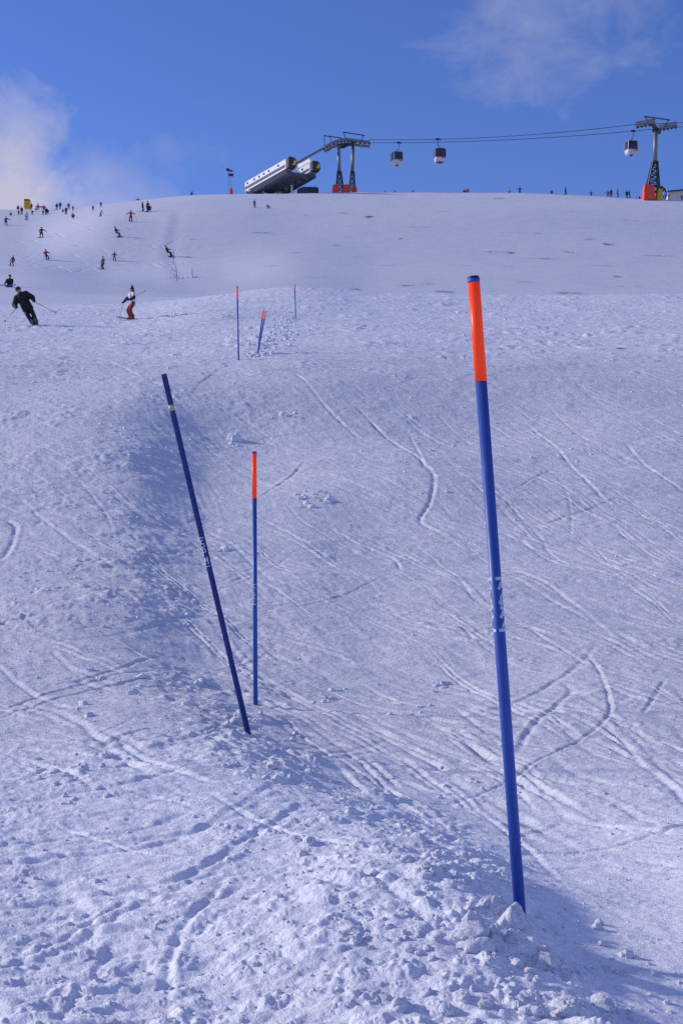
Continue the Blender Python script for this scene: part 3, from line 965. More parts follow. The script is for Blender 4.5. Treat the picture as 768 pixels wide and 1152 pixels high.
def bones(J, fat=1.0):
    B = [('jacket', 'pelvis', 'waist', .145 * fat, .14 * fat), ('jacket', 'waist', 'chest', .15 * fat, .165 * fat), ('jacket', 'chest', 'neck', .13 * fat, .075),
         ('skin', 'neck', 'head', .062, .085)]
    for S in 'LR':
        B += [('jacket', 'chest', 'sho' + S, .12 * fat, .09 * fat), ('jacket', 'sho' + S, 'elb' + S, .08 * fat, .066 * fat), ('jacket', 'elb' + S, 'hand' + S, .064 * fat, .05 * fat),
              ('glove', 'hand' + S, 'fin' + S, .05, .045),
              ('trousers', 'pelvis', 'hip' + S, .13 * fat, .12 * fat), ('trousers', 'hip' + S, 'kne' + S, .115 * fat, .085 * fat), ('trousers', 'kne' + S, 'ank' + S, .085 * fat, .072 * fat),
              ('boot', 'ank' + S, 'toe' + S, .075, .062)]
    return B


REG = ['skin', 'jacket', 'trousers', 'boot', 'glove']


def body_mesh(J, voxel, fat=1.0):
    bm = bmesh.new()
    B = bones(J, fat)
    for reg, a, b_, r0, r1 in B: capsule(bm, J[a], J[b_], r0, r1)
    hd = J['head']
    capsule(bm, hd + Vector((0, -.012, -.025)), hd + Vector((0, 0, .05)), .085, .098)
    capsule(bm, hd + Vector((0, -.095, -.01)), hd + Vector((0, -.098, .015)), .016, .012)   # nose
    me = remeshed(bm, voxel)
    co = np.array([p.center[:] for p in me.polygons])
    best = np.full(len(co), 1e9); idx = np.zeros(len(co), int)
    for reg, a, b_, r0, r1 in B + [('skin', 'head', 'head', .1, .1)]:
        A, D = np.array(J[a]), np.array(J[b_]) - np.array(J[a])
        t = np.clip(((co - A) @ D) / (D @ D + 1e-9), 0, 1)
        dd = np.linalg.norm(co - A - t[:, None] * D, axis=1) - (r0 + (r1 - r0) * t)
        k = dd < best; best[k] = dd[k]; idx[k] = REG.index(reg)
    hip = np.array(J['pelvis'])
    k = (idx == REG.index('trousers')) & (co[:, 2] > hip[2] - .06)
    idx[k] = REG.index('jacket')          # jacket hem below the hips
    for _ in REG: me.materials.append(None)
    me.polygons.foreach_set('material_index', idx.astype(np.int32))
    return me


def hat_mesh(c, tall=.0):
    bm = bmesh.new()
    bmesh.ops.create_uvsphere(bm, u_segments=14, v_segments=9, radius=.118)
    for v in list(bm.verts):
        if v.co.z < -.02: v.co.z = -.02 - (v.co.z + .02) * -.15
        if tall and v.co.z > .05:
            v.co.z += tall * (v.co.z - .05) / .068
            v.co.x *= .75; v.co.y *= .75
    bmesh.ops.translate(bm, verts=bm.verts, vec=Vector(c) + Vector((0, .012, .045)))
    return bm


def ski_bm(x, y, l=1.65):
    bm = bmesh.new()
    st = [(-.5, .035, 0), (-.3, .048, 0), (0, .036, 0), (.3, .042, 0), (.42, .052, .004), (.47, .046, .03), (.5, .02, .075)]
    rows = []
    for s, w, up in st:
        yy = y - s * l
        rows.append([bm.verts.new((x - w, yy, .010 + up)), bm.verts.new((x + w, yy, .010 + up)), bm.verts.new((x + w, yy, .028 + up)), bm.verts.new((x - w, yy, .028 + up))])
    for a, b_ in zip(rows, rows[1:]):
        for k in range(4): bm.faces.new((a[k], a[(k + 1) % 4], b_[(k + 1) % 4], b_[k]))
    bm.faces.new(rows[0][::-1]); bm.faces.new(rows[-1])
    bmesh.ops.recalc_face_normals(bm, faces=bm.faces[:])
    return bm


def board_bm(l=1.5):
    bm = bmesh.new()
    st = [(-.5, .06, .06), (-.46, .11, .03), (-.36, .14, 0), (0, .12, 0), (.36, .14, 0), (.46, .11, .03), (.5, .06, .06)]
    rows = []
    for s, w, up in st:
        rows.append([bm.verts.new((s * l, -w - .03, .01 + up)), bm.verts.new((s * l, w - .03, .01 + up)), bm.verts.new((s * l, w - .03, .03 + up)), bm.verts.new((s * l, -w - .03, .03 + up))])
    for a, b_ in zip(rows, rows[1:]):
        for k in range(4): bm.faces.new((a[k], a[(k + 1) % 4], b_[(k + 1) % 4], b_[k]))
    bm.faces.new(rows[0][::-1]); bm.faces.new(rows[-1])
    bmesh.ops.recalc_face_normals(bm, faces=bm.faces[:])
    return bm


def pole_bm(hand, tip, r=.011):
    bm = bmesh.new()
    h, t = Vector(hand), Vector(tip)
    ax = (t - h).normalized()
    tube(bm, h - ax * .10, h + ax * .04, r * 1.6, r * 1.4, 8)
    tube(bm, h + ax * .04, t, r, r * .7, 8)
    tube(bm, t - ax * .075, t - ax * .065, .045, .045, 10)
    return bm


def bm_mesh(bm, smooth=True):
    me = bpy.data.meshes.new('m'); bm.normal_update(); bm.to_mesh(me); bm.free()
    if smooth: me.shade_smooth()
    return me


M_SKIN = mat('skin', (.42, .24, .17), .55, var=.08)
M_BLACK = mat('black_cloth', (.012, .012, .016), .8, var=.25, scale=14, bump=.3)
M_SKI = mat('ski_dark', (.05, .05, .09), .35)
M_STEEL = mat('pole_alloy', (.16, .16, .20), .4, metal=.6)


def cloth(name, col): return mat(name, col, .8, var=.2, scale=12, bump=.3)


CL_ = {'black': (.012, .012, .016), 'navy': (.02, .025, .07), 'blue': (.04, .09, .28), 'lightblue': (.18, .30, .50), 'red': (.30, .03, .035), 'brown': (.16, .07, .05), 'orange': (.45, .10, .03), 'olive': (.055, .05, .025),
       'grey': (.12, .12, .15), 'pale': (.45, .45, .52), 'white': (.72, .72, .78), 'green': (.03, .07, .05), 'darkred': (.16, .02, .03), 'teal': (.04, .14, .22)}
CLOTH = {k: cloth(k + '_cloth', v) for k, v in CL_.items()}

# poses shared by the far figures
POSE = {
    'stand': skeleton(hip=.88, lean=.06, stance=.13),
    'ski': skeleton(hip=.70, back=.10, lean=.55, stance=.15, hands=((-.40, -.42, .80), (.40, -.42, .80))),
    'walk': skeleton(hip=.86, lean=.15, stance=.12, stag=.22, hands=((-.30, -.25, .85), (.30, .15, .80))),
    'reach': skeleton(hip=.80, back=.05, lean=.25, stance=.2, hands=((-.28, -.05, .80), (.66, -.18, 1.0))),
    'spread': skeleton(hip=.84, lean=.12, stance=.16, hands=((-.60, -.15, 1.10), (.60, -.15, 1.10))),
    'board': skeleton(hip=.66, back=.12, lean=.5, stance=.27, hands=((-.42, -.2, .80), (.46, -.22, .88))),
    'carve': skeleton(hip=.78, back=.06, lean=.28, stance=.14, hands=((-.34, -.22, .82), (.34, -.26, .86))),
    'crouch': skeleton(hip=.45, back=.16, lean=.8, stance=.17, hands=((-.30, -.40, .40), (.30, -.40, .40))),
    'sit': skeleton(hip=.17, back=.30, lean=-.02, stance=.17, hands=((-.30, -.12, .22), (.30, -.12, .22))),
}
PM = {k: body_mesh(J, .036, 1.08) for k, J in POSE.items()}
HATM = {k: bm_mesh(hat_mesh(J['head'])) for k, J in POSE.items()}
SKIM = [bm_mesh(ski_bm(-.14, -.05), False), bm_mesh(ski_bm(.14, -.05), False)]
BOARDM = bm_mesh(board_bm(), False)
SPOLE = {}
for k, J in POSE.items():
    SPOLE[k] = [bm_mesh(pole_bm(J['hand' + S], J['hand' + S] + Vector((s * .22, .30, -J['hand' + S].z + .02)), .016)) for S, s in (('L', -1), ('R', 1))]


def crest_at(px):
    """distance of the skyline in this column"""
    u = ray(px, 230)[0]
    d = np.linspace(180, 350, 700)
    t = (base(u * d, d) - EYE) / d
    k = int(np.argmax(t))
    return u, d, t, k


def person(px, py, hpx, pose, jacket, trousers, label, face=0.0, gear='ski', hat=None, tilt=0.0, crest=False, size=None, group=None, poles=True):
    J = POSE[pose]
    top = J['head'].z + .16
    if crest:            # stands beyond the brow: only the head and shoulders clear it
        u, d, t, k = crest_at(px)
        want = ray(px, py - hpx)[1]
        real = size or 1.7
        head = (base(u * d, d) + real * top / 1.75 - EYE) / d
        kk = np.where((np.arange(len(d)) > k) & (head < want))[0]
        j = int(kk[0]) if len(kk) else len(d) - 1
        x, y = u * d[j], d[j]
        z = ground_z(x, y); s = real / 1.75
    else:
        h = hit(px, py, d0=40)
        if h is None:
            u, d, t, k = crest_at(px)
            x, y = u * d[k], d[k]
        else:
            x, y = h
        z = ground_z(x, y)
        s = hpx * y / F / (top * (abs(math.cos(tilt)) ** .5))
        s = min(1.12, max(.62, s))
    o = link_me('person', PM[pose], [M_SKIN, CLOTH[jacket], CLOTH[trousers], CLOTH['black'], CLOTH['black']])
    tag(o, label, 'person', group)
    o.location = (x, y, z - (.0 if not crest else .05))
    o.scale = (s, s, s)
    o.rotation_euler = (0, tilt, face)
    o.rotation_mode = 'ZXY' if False else 'XYZ'
    if tilt:
        o.rotation_mode = 'QUATERNION'
        o.rotation_quaternion = (Matrix.Rotation(tilt, 3, 'Y') @ Matrix.Rotation(face, 3, 'Z')).to_quaternion()
    link_me('hat', HATM[pose], CLOTH[hat or 'black'], o)
    if not crest:
        if gear == 'ski':
            for m_ in SKIM: link_me('ski', m_, M_SKI, o)
            if poles and hpx > 9:
                for m_ in SPOLE[pose]: link_me('ski_pole', m_, M_STEEL, o)
        elif gear == 'board':
            link_me('snowboard', BOARDM, M_SKI, o)
    return o


G1 = 'skiers scattered over the slope and skyline'
PEOPLE = [
    # x, y(feet), height px, pose, jacket, trousers, label, kwargs
    (7.2, 253.6, 10.2, 'reach', 'black', 'black', 'dark skier at the left edge, one arm stretched right, below the yellow booth', dict(face=.2)),
    (47, 267.6, 12.4, 'reach', 'black', 'black', 'black snowboarder alone on the slope below the crowd, arm out to the right', dict(face=.1, gear='board')),
    (12.3, 242.3, 4.6, 'sit', 'grey', 'grey', 'grey figure sitting in the snow, leftmost of the crowd by the booth', dict(gear=None)),
    (20.7, 234.4, 3.6, 'stand', 'navy', 'navy', 'navy figure on the skyline just left of the yellow booth', dict(crest=True)),
    (21.3, 242.2, 5.2, 'stand', 'navy', 'black', 'small navy child below and left of the yellow booth', dict(gear=None)),
    (24.8, 241, 9.0, 'stand', 'black', 'darkred', 'dark figure with red trousers at the left foot of the booth', dict()),
    (30.4, 247.8, 9.4, 'stand', 'pale', 'grey', 'pale grey figure in front of the yellow booth with dark hat', dict()),
    (36.6, 242, 5.6, 'stand', 'navy', 'navy', 'small navy figure below the booth, right of the pale grey one', dict(gear=None)),
    (35.6, 230, 6.0, 'stand', 'black', 'black', 'black figure close against the right side of the yellow booth', dict(crest=True)),
    (40.5, 233.0, 4.6, 'sit', 'darkred', 'black', 'dark red figure crouched on the skyline right of the booth', dict(crest=True, size=1.3)),
    (43.0, 231, 4.2, 'stand', 'pale', 'grey', 'pale figure on the skyline behind the dark red crouched one', dict(crest=True)),
    (49.6, 233.3, 3.4, 'stand', 'grey', 'grey', 'small grey figure on the skyline right of the red fence', dict(crest=True)),
    (48.8, 242, 6.4, 'stand', 'teal', 'grey', 'teal figure left of the dark crouched pair below the skyline', dict(gear=None)),
    (52.2, 241.6, 8.4, 'stand', 'black', 'navy', 'taller black figure of the close pair below the skyline', dict()),
    (54.0, 240.6, 5.6, 'crouch', 'navy', 'black', 'crouching dark figure of the close pair below the skyline', dict(gear=None)),
    (64.2, 236.3, 8.2, 'stand', 'black', 'grey', 'dark figure with pale snowboard standing under the skyline, left of two', dict(gear='board')),
    (68.0, 232.4, 7.4, 'stand', 'navy', 'grey', 'navy grey figure on the skyline, left of the tall dark group', dict(crest=True)),
    (71.2, 239, 4.0, 'crouch', 'navy', 'black', 'small navy figure bent over beside the tall black one', dict(gear=None)),
    (74.6, 241.2, 8.8, 'stand', 'black', 'black', 'tall black figure with shadow in the middle of the crowd right of the booth', dict()),
    (77.5, 235.6, 7.6, 'walk', 'navy', 'black', 'slim dark figure at the skyline behind the tall black one', dict(gear=None)),
    (82.4, 237.2, 4.4, 'stand', 'grey', 'navy', 'small grey figure at the right end of the crowd', dict(gear=None)),
    (82.5, 246.1, 6.6, 'crouch', 'black', 'black', 'round black crouching figure below the crowd right of the booth', dict(gear=None)),
    (104.9, 237.2, 6.6, 'stand', 'brown', 'olive', 'brown clad figure right of the crowd under the skyline', dict(gear=None)),
    (113.8, 233.2, 6.8, 'stand', 'blue', 'grey', 'blue grey figure on the skyline above the brown clad one', dict(gear=None)),
    (112.6, 243.8, 7.8, 'ski', 'pale', 'black', 'pale jacketed skier bending right below the brown clad figure', dict(face=.9, tilt=.2)),
    (147.4, 249.6, 14.2, 'spread', 'red', 'darkred', 'skier in red jacket facing down the slope with arms out', dict(hat='red')),
    (160.4, 238.2, 11.6, 'stand', 'black', 'black', 'slim black figure left of the olive pair at the upper slope', dict(face=1.4)),
    (166.0, 238.5, 12.6, 'stand', 'olive', 'black', 'olive jacketed figure, taller of the close pair at the upper slope', dict(face=2.6)),
    (168.2, 238.3, 8.6, 'crouch', 'black', 'black', 'crouching black figure at the right foot of the olive one', dict(gear=None)),
    (155.4, 226.8, 4.8, 'spread', 'blue', 'navy', 'blue figure alone on the skyline above the olive pair', dict(crest=True)),
    (215.3, 220.6, 4.8, 'ski', 'black', 'black', 'dark skier alone on the skyline left of the mast', dict(crest=True, face=1.2)),
    (126.2, 229.8, 1.8, 'stand', 'brown', 'black', 'tiny head over the skyline, left of two near the blue grey figure', dict(crest=True)),
    (131.5, 229.2, 1.6, 'stand', 'navy', 'black', 'tiny head over the skyline, right of two near the blue grey figure', dict(crest=True)),
    (134.9, 266.6, 12.2, 'carve', 'olive', 'grey', 'olive snowboarder leaning hard left on the open slope', dict(face=1.1, tilt=-.52, gear='board')),
    (193.0, 288.8, 13.6, 'carve', 'olive', 'olive', 'olive snowboarder leaning left in the shaded gully', dict(face=1.2, tilt=-.58, gear='board')),
    (128.8, 293.4, 10.4, 'ski', 'brown', 'orange', 'small skier in brown and orange behind the blue one', dict(face=.3)),
    (116.2, 303, 15, 'stand', 'teal', 'navy', 'skier in blue jacket standing sideways above the white jacketed one', dict(face=-.6, hat='navy')),
    (14, 299.6, 12.4, 'walk', 'darkred', 'grey', 'skier in dark red jacket near the left edge above the seated one', dict(face=-.5, tilt=.12)),
    (53.8, 292.6, 12.2, 'ski', 'red', 'black', 'skier in red jacket and black trousers turning on the left slope', dict(face=.5, tilt=-.25)),
    (286.2, 233.6, 9.2, 'walk', 'grey', 'grey', 'small grey skier on the slope in front of the lift station', dict(face=.3)),
    (302.4, 234.4, 4.6, 'crouch', 'black', 'black', 'small dark figure low on the snow right of the grey skier by the station', dict(gear='board', tilt=-.4)),
    (433, 216.4, 1.8, 'stand', 'black', 'black', 'tiny dark head over the skyline, nearest right of the twin pylon', dict(crest=True)),
    (443.2, 216.4, 3.2, 'crouch', 'navy', 'black', 'small navy figure on the skyline beneath the left cabin', dict(crest=True, face=1.2)),
    (463.2, 215.6, 2.8, 'crouch', 'darkred', 'black', 'low dark figure on the skyline between the two left cabins', dict(crest=True, face=1.2)),
    (522, 214.8, 2.4, 'stand', 'black', 'black', 'left head of the red pair over the skyline, right of the middle cabin', dict(crest=True)),
    (525.6, 214.8, 3.6, 'stand', 'red', 'black', 'red jacketed one of the pair over the skyline, right of the middle cabin', dict(crest=True)),
    (572.6, 216.0, 5.2, 'stand', 'pale', 'grey', 'pale figure on the skyline next to the dark blue one', dict(crest=True)),
    (584.2, 216.2, 6.0, 'spread', 'navy', 'navy', 'dark blue figure with arms out on the middle of the skyline', dict(crest=True)),
    (620, 217, 3.6, 'crouch', 'red', 'darkred', 'small red crouched figure on the skyline left of the green one', dict(crest=True, size=1.6)),
    (635.4, 217.6, 9.0, 'walk', 'green', 'black', 'dark green figure striding on the skyline', dict(face=1.2, gear=None)),
    (664.4, 219.4, 4.8, 'spread', 'red', 'red', 'red figure with arm out on the skyline left of the dark group', dict(crest=True)),
    (683.2, 220.2, 7.8, 'reach', 'darkred', 'navy', 'dark red figure of the close pair with arm out, left of the thin blue one', dict(face=3.0, gear=None)),
    (686.8, 220.2, 9.8, 'stand', 'darkred', 'black', 'taller dark red figure of the close pair left of the thin blue one', dict(gear=None)),
    (693.9, 220.8, 10.0, 'stand', 'blue', 'navy', 'thin blue figure standing alone between two close pairs', dict(face=1.5, gear=None)),
    (704.6, 221.4, 9.4, 'stand', 'navy', 'black', 'navy figure of the close pair nearest the red pylon foot', dict(gear=None)),
    (707.3, 221.6, 10.0, 'stand', 'green', 'black', 'green figure of the close pair nearest the red pylon foot', dict(face=1.3, gear=None)),
    (714.6, 221.6, 4.8, 'stand', 'white', 'pale', 'small white figure just left of the red pylon foot', dict(gear=None)),
    (719.0, 221.6, 3.0, 'sit', 'black', 'black', 'small black seated figure touching the red pylon foot', dict(gear=None)),
    (766, 224.2, 5.4, 'walk', 'darkred', 'black', 'dark figure at the right edge in front of the low white building', dict(gear=None)),
]
for px, py, hp, pose, ja, tr, lab, kw in PEOPLE:
    person(px, py, hp, pose, ja, tr, lab, group=G1, **kw)

# seated person on the brow, back to the valley
h = hit(10.3, 323, d0=60)
person(10.3, 323.2, 17.5, 'sit', 'black', 'black', 'person in black seated in the snow with a blue snowboard at the left edge', gear=None, group=G1)
sit = C.objects[-1] if False else [o for o in C.objects if o.get('label', '').startswith('person in black seated')][0]
link_me('snowboard', BOARDM, mat('blue_board', (.05, .10, .42), .4), sit).location = (-.1, -.45, .05)

# ---- the two skiers close enough to show clothes and faces
def near_skier(px, py, hpx, J, label, colours, tilt, face, skis, poles, hat_tall=0, hair=False, goggles=True, bulk=1.0, slim=1.0):
    x, y = hit(px, py, d0=30)
    z = ground_z(x, y)
    top = J['head'].z + .16 + hat_tall
    s = hpx * y / F / (top * math.cos(tilt))
    print('near skier', x, y, s)
    o = None
    bm = bmesh.new()
    thin = .84
    for reg, a, b_, r0, r1 in bones(J):
        if reg in ('glove', 'boot'): r0 *= .8; r1 *= .8
        k = 1.0 if reg == 'skin' else thin
        capsule(bm, J[a], J[b_], r0 * k, r1 * k)
    hd = J['head']
    capsule(bm, hd + Vector((0, -.014, -.03)), hd + Vector((0, 0, .045)), .078, .094)       # skull and jaw
    capsule(bm, hd + Vector((0, -.06, -.075)), hd + Vector((0, -.045, -.06)), .03, .03)      # chin
    capsule(bm, hd + Vector((0, -.092, .015)), hd + Vector((0, -.105, -.015)), .011, .017)   # nose
    for sx in (-1, 1):
        capsule(bm, hd + Vector((sx * .092, .012, -.02)), hd + Vector((sx * .094, .016, .015)), .014, .018)
        capsule(bm, hd + Vector((sx * .035, -.086, -.02)), hd + Vector((sx * .05, -.072, -.02)), .022, .022)
    capsule(bm, hd + Vector((-.022, -.086, -.052)), hd + Vector((.022, -.086, -.052)), .010, .010)   # lips
    body = link_me('person', remeshed(bm, .014, 1), [M_SKIN])
    tag(body, label, 'person', G1)
    body.location = (x, y, z); body.scale = (s, s, s)
    body.rotation_mode = 'QUATERNION'
    body.rotation_quaternion = (Matrix.Rotation(tilt, 3, 'Y') @ Matrix.Rotation(face, 3, 'Z')).to_quaternion()
    # jacket: trunk and sleeves, collar, hem below the hips
    bm = bmesh.new()
    hem = J['pelvis'] + (J['pelvis'] - J['waist']).normalized() * .07
    k_ = bulk
    capsule(bm, hem, J['waist'], .188 * k_, .170 * k_); capsule(bm, J['waist'], J['chest'], .170 * k_, .188 * k_); capsule(bm, J['chest'], J['neck'], .15 * k_, .092)
    for S in 'LR':
        capsule(bm, J['chest'], J['sho' + S], .14 * k_, .110 * k_)
        capsule(bm, J['sho' + S], J['elb' + S], .104 * k_, .090 * k_)
        if colours.get('sleeve') is None:
            capsule(bm, J['elb' + S], J['hand' + S], .090 * k_, .066)
    jk = link_me('jacket', remeshed(bm, .016, 2), [CLOTH[colours['jacket']]], body)
    if colours.get('sleeve'):
        for S in 'LR':
            bm = bmesh.new()
            capsule(bm, J['sho' + S].lerp(J['elb' + S], .75), J['elb' + S], .098, .094); capsule(bm, J['elb' + S], J['hand' + S], .094, .062)
            link_me('sleeve', remeshed(bm, .014, 2), [CLOTH[colours['sleeve']]], jk)
    # trousers
    bm = bmesh.new()
    for S in 'LR':
        capsule(bm, J['pelvis'], J['hip' + S], .14, .13); capsule(bm, J['hip' + S], J['kne' + S], .125 * slim, .102 * slim); capsule(bm, J['kne' + S], J['ank' + S], .102 * slim, .098 * slim)
    link_me('trousers', remeshed(bm, .016, 2), [CLOTH[colours['trousers']]], body)
    for S in 'LR':
        bm = bmesh.new()
        capsule(bm, J['ank' + S] + Vector((0, .01, .10)), J['ank' + S] + Vector((0, 0, -.02)), .082, .078); capsule(bm, J['ank' + S] + Vector((0, .03, -.03)), J['toe' + S], .07, .058)
        link_me('boot', remeshed(bm, .016, 1), [CLOTH[colours['boot']]], body)
        bm = bmesh.new()      # glove: palm, four curled fingers, thumb
        hnd, fin = J['hand' + S], J['fin' + S]
        ax = (fin - hnd).normalized(); sd = ax.cross(Vector((0, 1, 0))).normalized(); dn = ax.cross(sd).normalized()
        capsule(bm, hnd, hnd + ax * .05, .05, .044)
        for q, ln in zip((-.033, -.011, .011, .031), (.052, .060, .056, .044)):
            a = hnd + ax * .06 + sd * q; m_ = a + ax * ln * .6 + dn * .012; e = m_ + ax * ln * .15 + dn * ln * .7
            capsule(bm, a, m_, .0125, .012); capsule(bm, m_, e, .012, .010)
        capsule(bm, hnd + ax * .015 - sd * .04, hnd + ax * .05 - sd * .066 + dn * .03, .015, .012)
        link_me('glove', remeshed(bm, .007, 1), [CLOTH[colours['glove']]], body)
    link_bm('hat', hat_mesh(hd, hat_tall), CLOTH[colours['hat']], body, True)
    if hair:
        bm = bmesh.new()
        capsule(bm, hd + Vector((0, .05, 0)), hd + Vector((0, .085, -.10)), .085, .07); capsule(bm, hd + Vector((0, .085, -.10)), hd + Vector((.03, .10, -.24)), .07, .035)
        for sx in (-1, 1): capsule(bm, hd + Vector((sx * .085, .0, .01)), hd + Vector((sx * .09, -.005, -.15)), .03, .022)
        link_me('hair', remeshed(bm, .014, 1), [mat('brown_hair', (.06, .03, .018), .6)], body)
    if goggles:
        bm = bmesh.new()
        for k_ in range(-4, 5):
            a = k_ * R(14)
            p0 = hd + Vector((math.sin(a) * .098, -math.cos(a) * .098, .022))
            if k_ > -4: tube(bm, prev, p0, .026, .026, 8)
            prev = p0
        link_me('goggles', remeshed(bm, .010, 1), [mat('goggle_lens', (.03, .025, .03), .2)], body)
    for yy, S in skis:
        s_ = -1 if S == 'L' else 1
        link_bm('ski', ski_bm(J['ank' + S].x, J['ank' + S].y - .05 + yy, 1.62), M_SKI, body)
    for S, tip in poles:
        link_bm('ski_pole', pole_bm(J['hand' + S] + (J['fin' + S] - J['hand' + S]) * .5, Vector(tip)), M_STEEL, body, True)
    return body


Ja = skeleton(hip=.82, back=.07, lean=.25, stance=.07, hands=((-.37, -.22, .90), (.36, -.24, .84)), side=.0)
near_skier(40.5, 365.8, 43, Ja, 'skier all in black carving on the near brow, leaning over with both poles out',
           dict(jacket='black', trousers='black', boot='grey', glove='black', hat='black'), -.46, .12, ((0, 'L'), (.05, 'R')), (('L', (-1.06, .15, .66)), ('R', (.95, .15, .10))), bulk=1.24, slim=.88)
Jb = skeleton(hip=.885, back=.02, lean=.04, stance=.13, stag=.0, hands=((-.30, -.40, .88), (.24, -.28, 1.0)))
near_skier(148.5, 359.2, 39, Jb, 'skier in white jacket, red trousers and pointed dark hat standing on the near brow',
           dict(jacket='white', sleeve='navy', trousers='red', boot='brown', glove='black', hat='navy'), 0, -.95, ((0, 'L'), (0, 'R')), (('L', (-.55, -.45, .02)), ('R', (.62, .50, 1.5))), hat_tall=.10, hair=True, goggles=False, slim=.92)

# ------------------------------------------------------------------ lift installations on the hilltop
M_PAINT = mat('white_cladding', (.92, .91, .90), .5, var=.06, scale=.8)
M_STRIPE = mat('navy_stripe', (.03, .04, .12), .5)
M_DARK = mat('dark_steel', (.045, .05, .06), .55, metal=.3)
M_GALV = mat('galvanised_steel', (.22, .23, .25), .5, metal=.5)
M_GREY = mat('grey_panel', (.10, .11, .14), .6)
M_REDPAD = mat('red_padding', (.85, .075, .045), .6, var=.15, scale=1.5, bump=.2)
M_YPAD = mat('yellow_padding', (.72, .40, .02), .6, var=.12, scale=1.5, bump=.2)
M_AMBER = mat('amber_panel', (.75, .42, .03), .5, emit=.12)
M_GLASS = mat('tinted_glass', (.03, .03, .06), .12, spec=.6)
M_DRED = mat('dark_red_paint', (.22, .02, .04), .45)
M_ROPE = mat('steel_rope', (.05, .055, .075), .5, metal=.3)


def gz(x, y): return ground_z(x, y)


# ---- station: two inclined tube-like halls on a common frame
def hall(root, a, axis, w, h, side, thick_end):
    """long hall: side view parallelogram, seen from its white flank; a = lower front bottom corner of the flank"""
    up = Vector((0, 0, 1))
    nb = 0.18 * w
    base_poly = [a, a + side * w * .80, a + side * w + up * h * .35, a + side * w * .92 + up * h * .88, a + side * w * .72 + up * h, a + side * w * .18 + up * h * 1.0, a + up * h * .86 - side * .02]
    bm = bmesh.new(); prism(bm, base_poly, axis)
    o = link_bm('hall', bm, M_PAINT, root)
    # underside tray
    bm = bmesh.new()
    prism(bm, [a - up * .9 + side * .35 + axis * .04, a - up * .9 + side * (w - .35) + axis * .04, a - up * .02 + side * (w * .8) + axis * .04, a - up * .02 + side * .05 + axis * .04], axis * .93)
    link_bm('underside', bm, M_GREY, o)
    # dark mouth at the upper end, with amber panel
    e = a + axis
    c = e + side * w * .5 + up * h * .48
    poly2 = [c + (p - (a + side * w * .5 + up * h * .48)) * 1.01 for p in base_poly]
    bm = bmesh.new(); prism(bm, [p + axis.normalized() * -.25 for p in poly2], axis.normalized() * .8)
    link_bm('end_mouth', bm, M_DARK, o)
    f = e + axis.normalized() * .58
    bm = bmesh.new(); prism(bm, [f + side * w * .40 + up * h * .26, f + side * w * .82 + up * h * .36, f + side * w * .86 + up * h * .72, f + side * w * .68 + up * h * .78, f + side * w * .58 + up * h * .50], axis.normalized() * .06)
    link_bm('amber_panel', bm, M_AMBER, o)
    # stripes and windows along the flank
    an = axis.normalized()
    off = -side * .03
    for zz, hh in ((.36, .07), (.22, .04)):
        bm = bmesh.new()
        p0 = a + up * h * zz + off + axis * .01; p1 = a + up * h * zz + off + axis * .955
        bar(bm, p0, p1, .14, h * hh)
        link_bm('stripe', bm, M_STRIPE, o)
    for s in (.07, .235, .35, .465, .58, .80):
        bm = bmesh.new()
        c = a + axis * s + up * h * .66 + off * .9
        bar(bm, c - an * .17, c + an * .17, .10, .36)
        fr = link_bm('window', bm, M_GREY, o)
        bm = bmesh.new()
        bar(bm, c - an * .11 + off * 1.6, c + an * .11 + off * 1.6, .05, .26)
        link_bm('pane', bm, M_GLASS, fr)
    return o


DS = 292.0
hd_ = R(43)
dirh = Vector((math.cos(hd_), -math.sin(hd_), 0))
side = Vector((math.sin(hd_), math.cos(hd_), 0))
a0 = P(275, 216.0, DS)
e0 = P(322.5, 189.0, DS - 8)
axis = e0 - a0
root = empty('gondola_station', P(310, 217, DS), 'large white gondola station with two inclined halls on the hilltop', 'lift station')
bx = root.location.copy()


def reparent(o, r): pass


root.location = (0, 0, 0)
hh = 12.2 * DS / F
hall(root, a0, axis, 2.3, hh, side, 1)
b0 = P(302.5, 219.5, DS + 5.5)
b1 = P(349.5, 192.5, DS - 2.3)
hall(root, b0, b1 - b0, 2.3, hh * .92, side, 1)
# frame between the halls
bm = bmesh.new()
for s in (.30, .45, .60, .75, .9):
    p0 = a0 + axis * s - Vector((0, 0, .5)) + side * .5; p1 = b0 + (b1 - b0) * s - Vector((0, 0, .4)) + side * .5
    bar(bm, p0, p1, .5, .7)
bar(bm, a0 + axis * .2 + side * 4.0 - Vector((0, 0, .3)), a0 + axis * .93 + side * 4.0 - Vector((0, 0, .2)), 2.6, .5)
link_bm('cross_frame', bm, M_GREY, root)
bm = bmesh.new()      # pale conveyor troughs between the halls
bar(bm, P(312.5, 201, DS + 2.5), P(327, 193.5, DS + 1), 1.0, .65)
bar(bm, P(337, 187.5, DS + 2), P(350, 180.5, DS), 1.0, .65)
link_bm('conveyor_cover', bm, M_PAINT, root)
bm = bmesh.new()
c0 = P(328.3, 219, DS + 1); c1 = P(328.3, 190.5, DS + 1)
bar(bm, c0 - Vector((0, 0, 1)), c1, .46, .46)
bar(bm, c1 - Vector((1.2, .3, .05)), c1 + Vector((1.3, -.3, .25)), .5, .5)
link_bm('support_column', bm, M_PAINT, root)
bm = bmesh.new()
for px_, py_, w_, h_, dz_ in ((293.5, 214.5, 4.2, 6, 0), (301, 213, 7, 4, 1.0), (308, 212, 7, 7, 1.5), (285, 215.5, 6, 3, .5)):
    c = P(px_, py_, DS + 1 + dz_); k_ = DS / F
    box(bm, c, (w_ * k_, 1.6, h_ * k_), .3, .08)
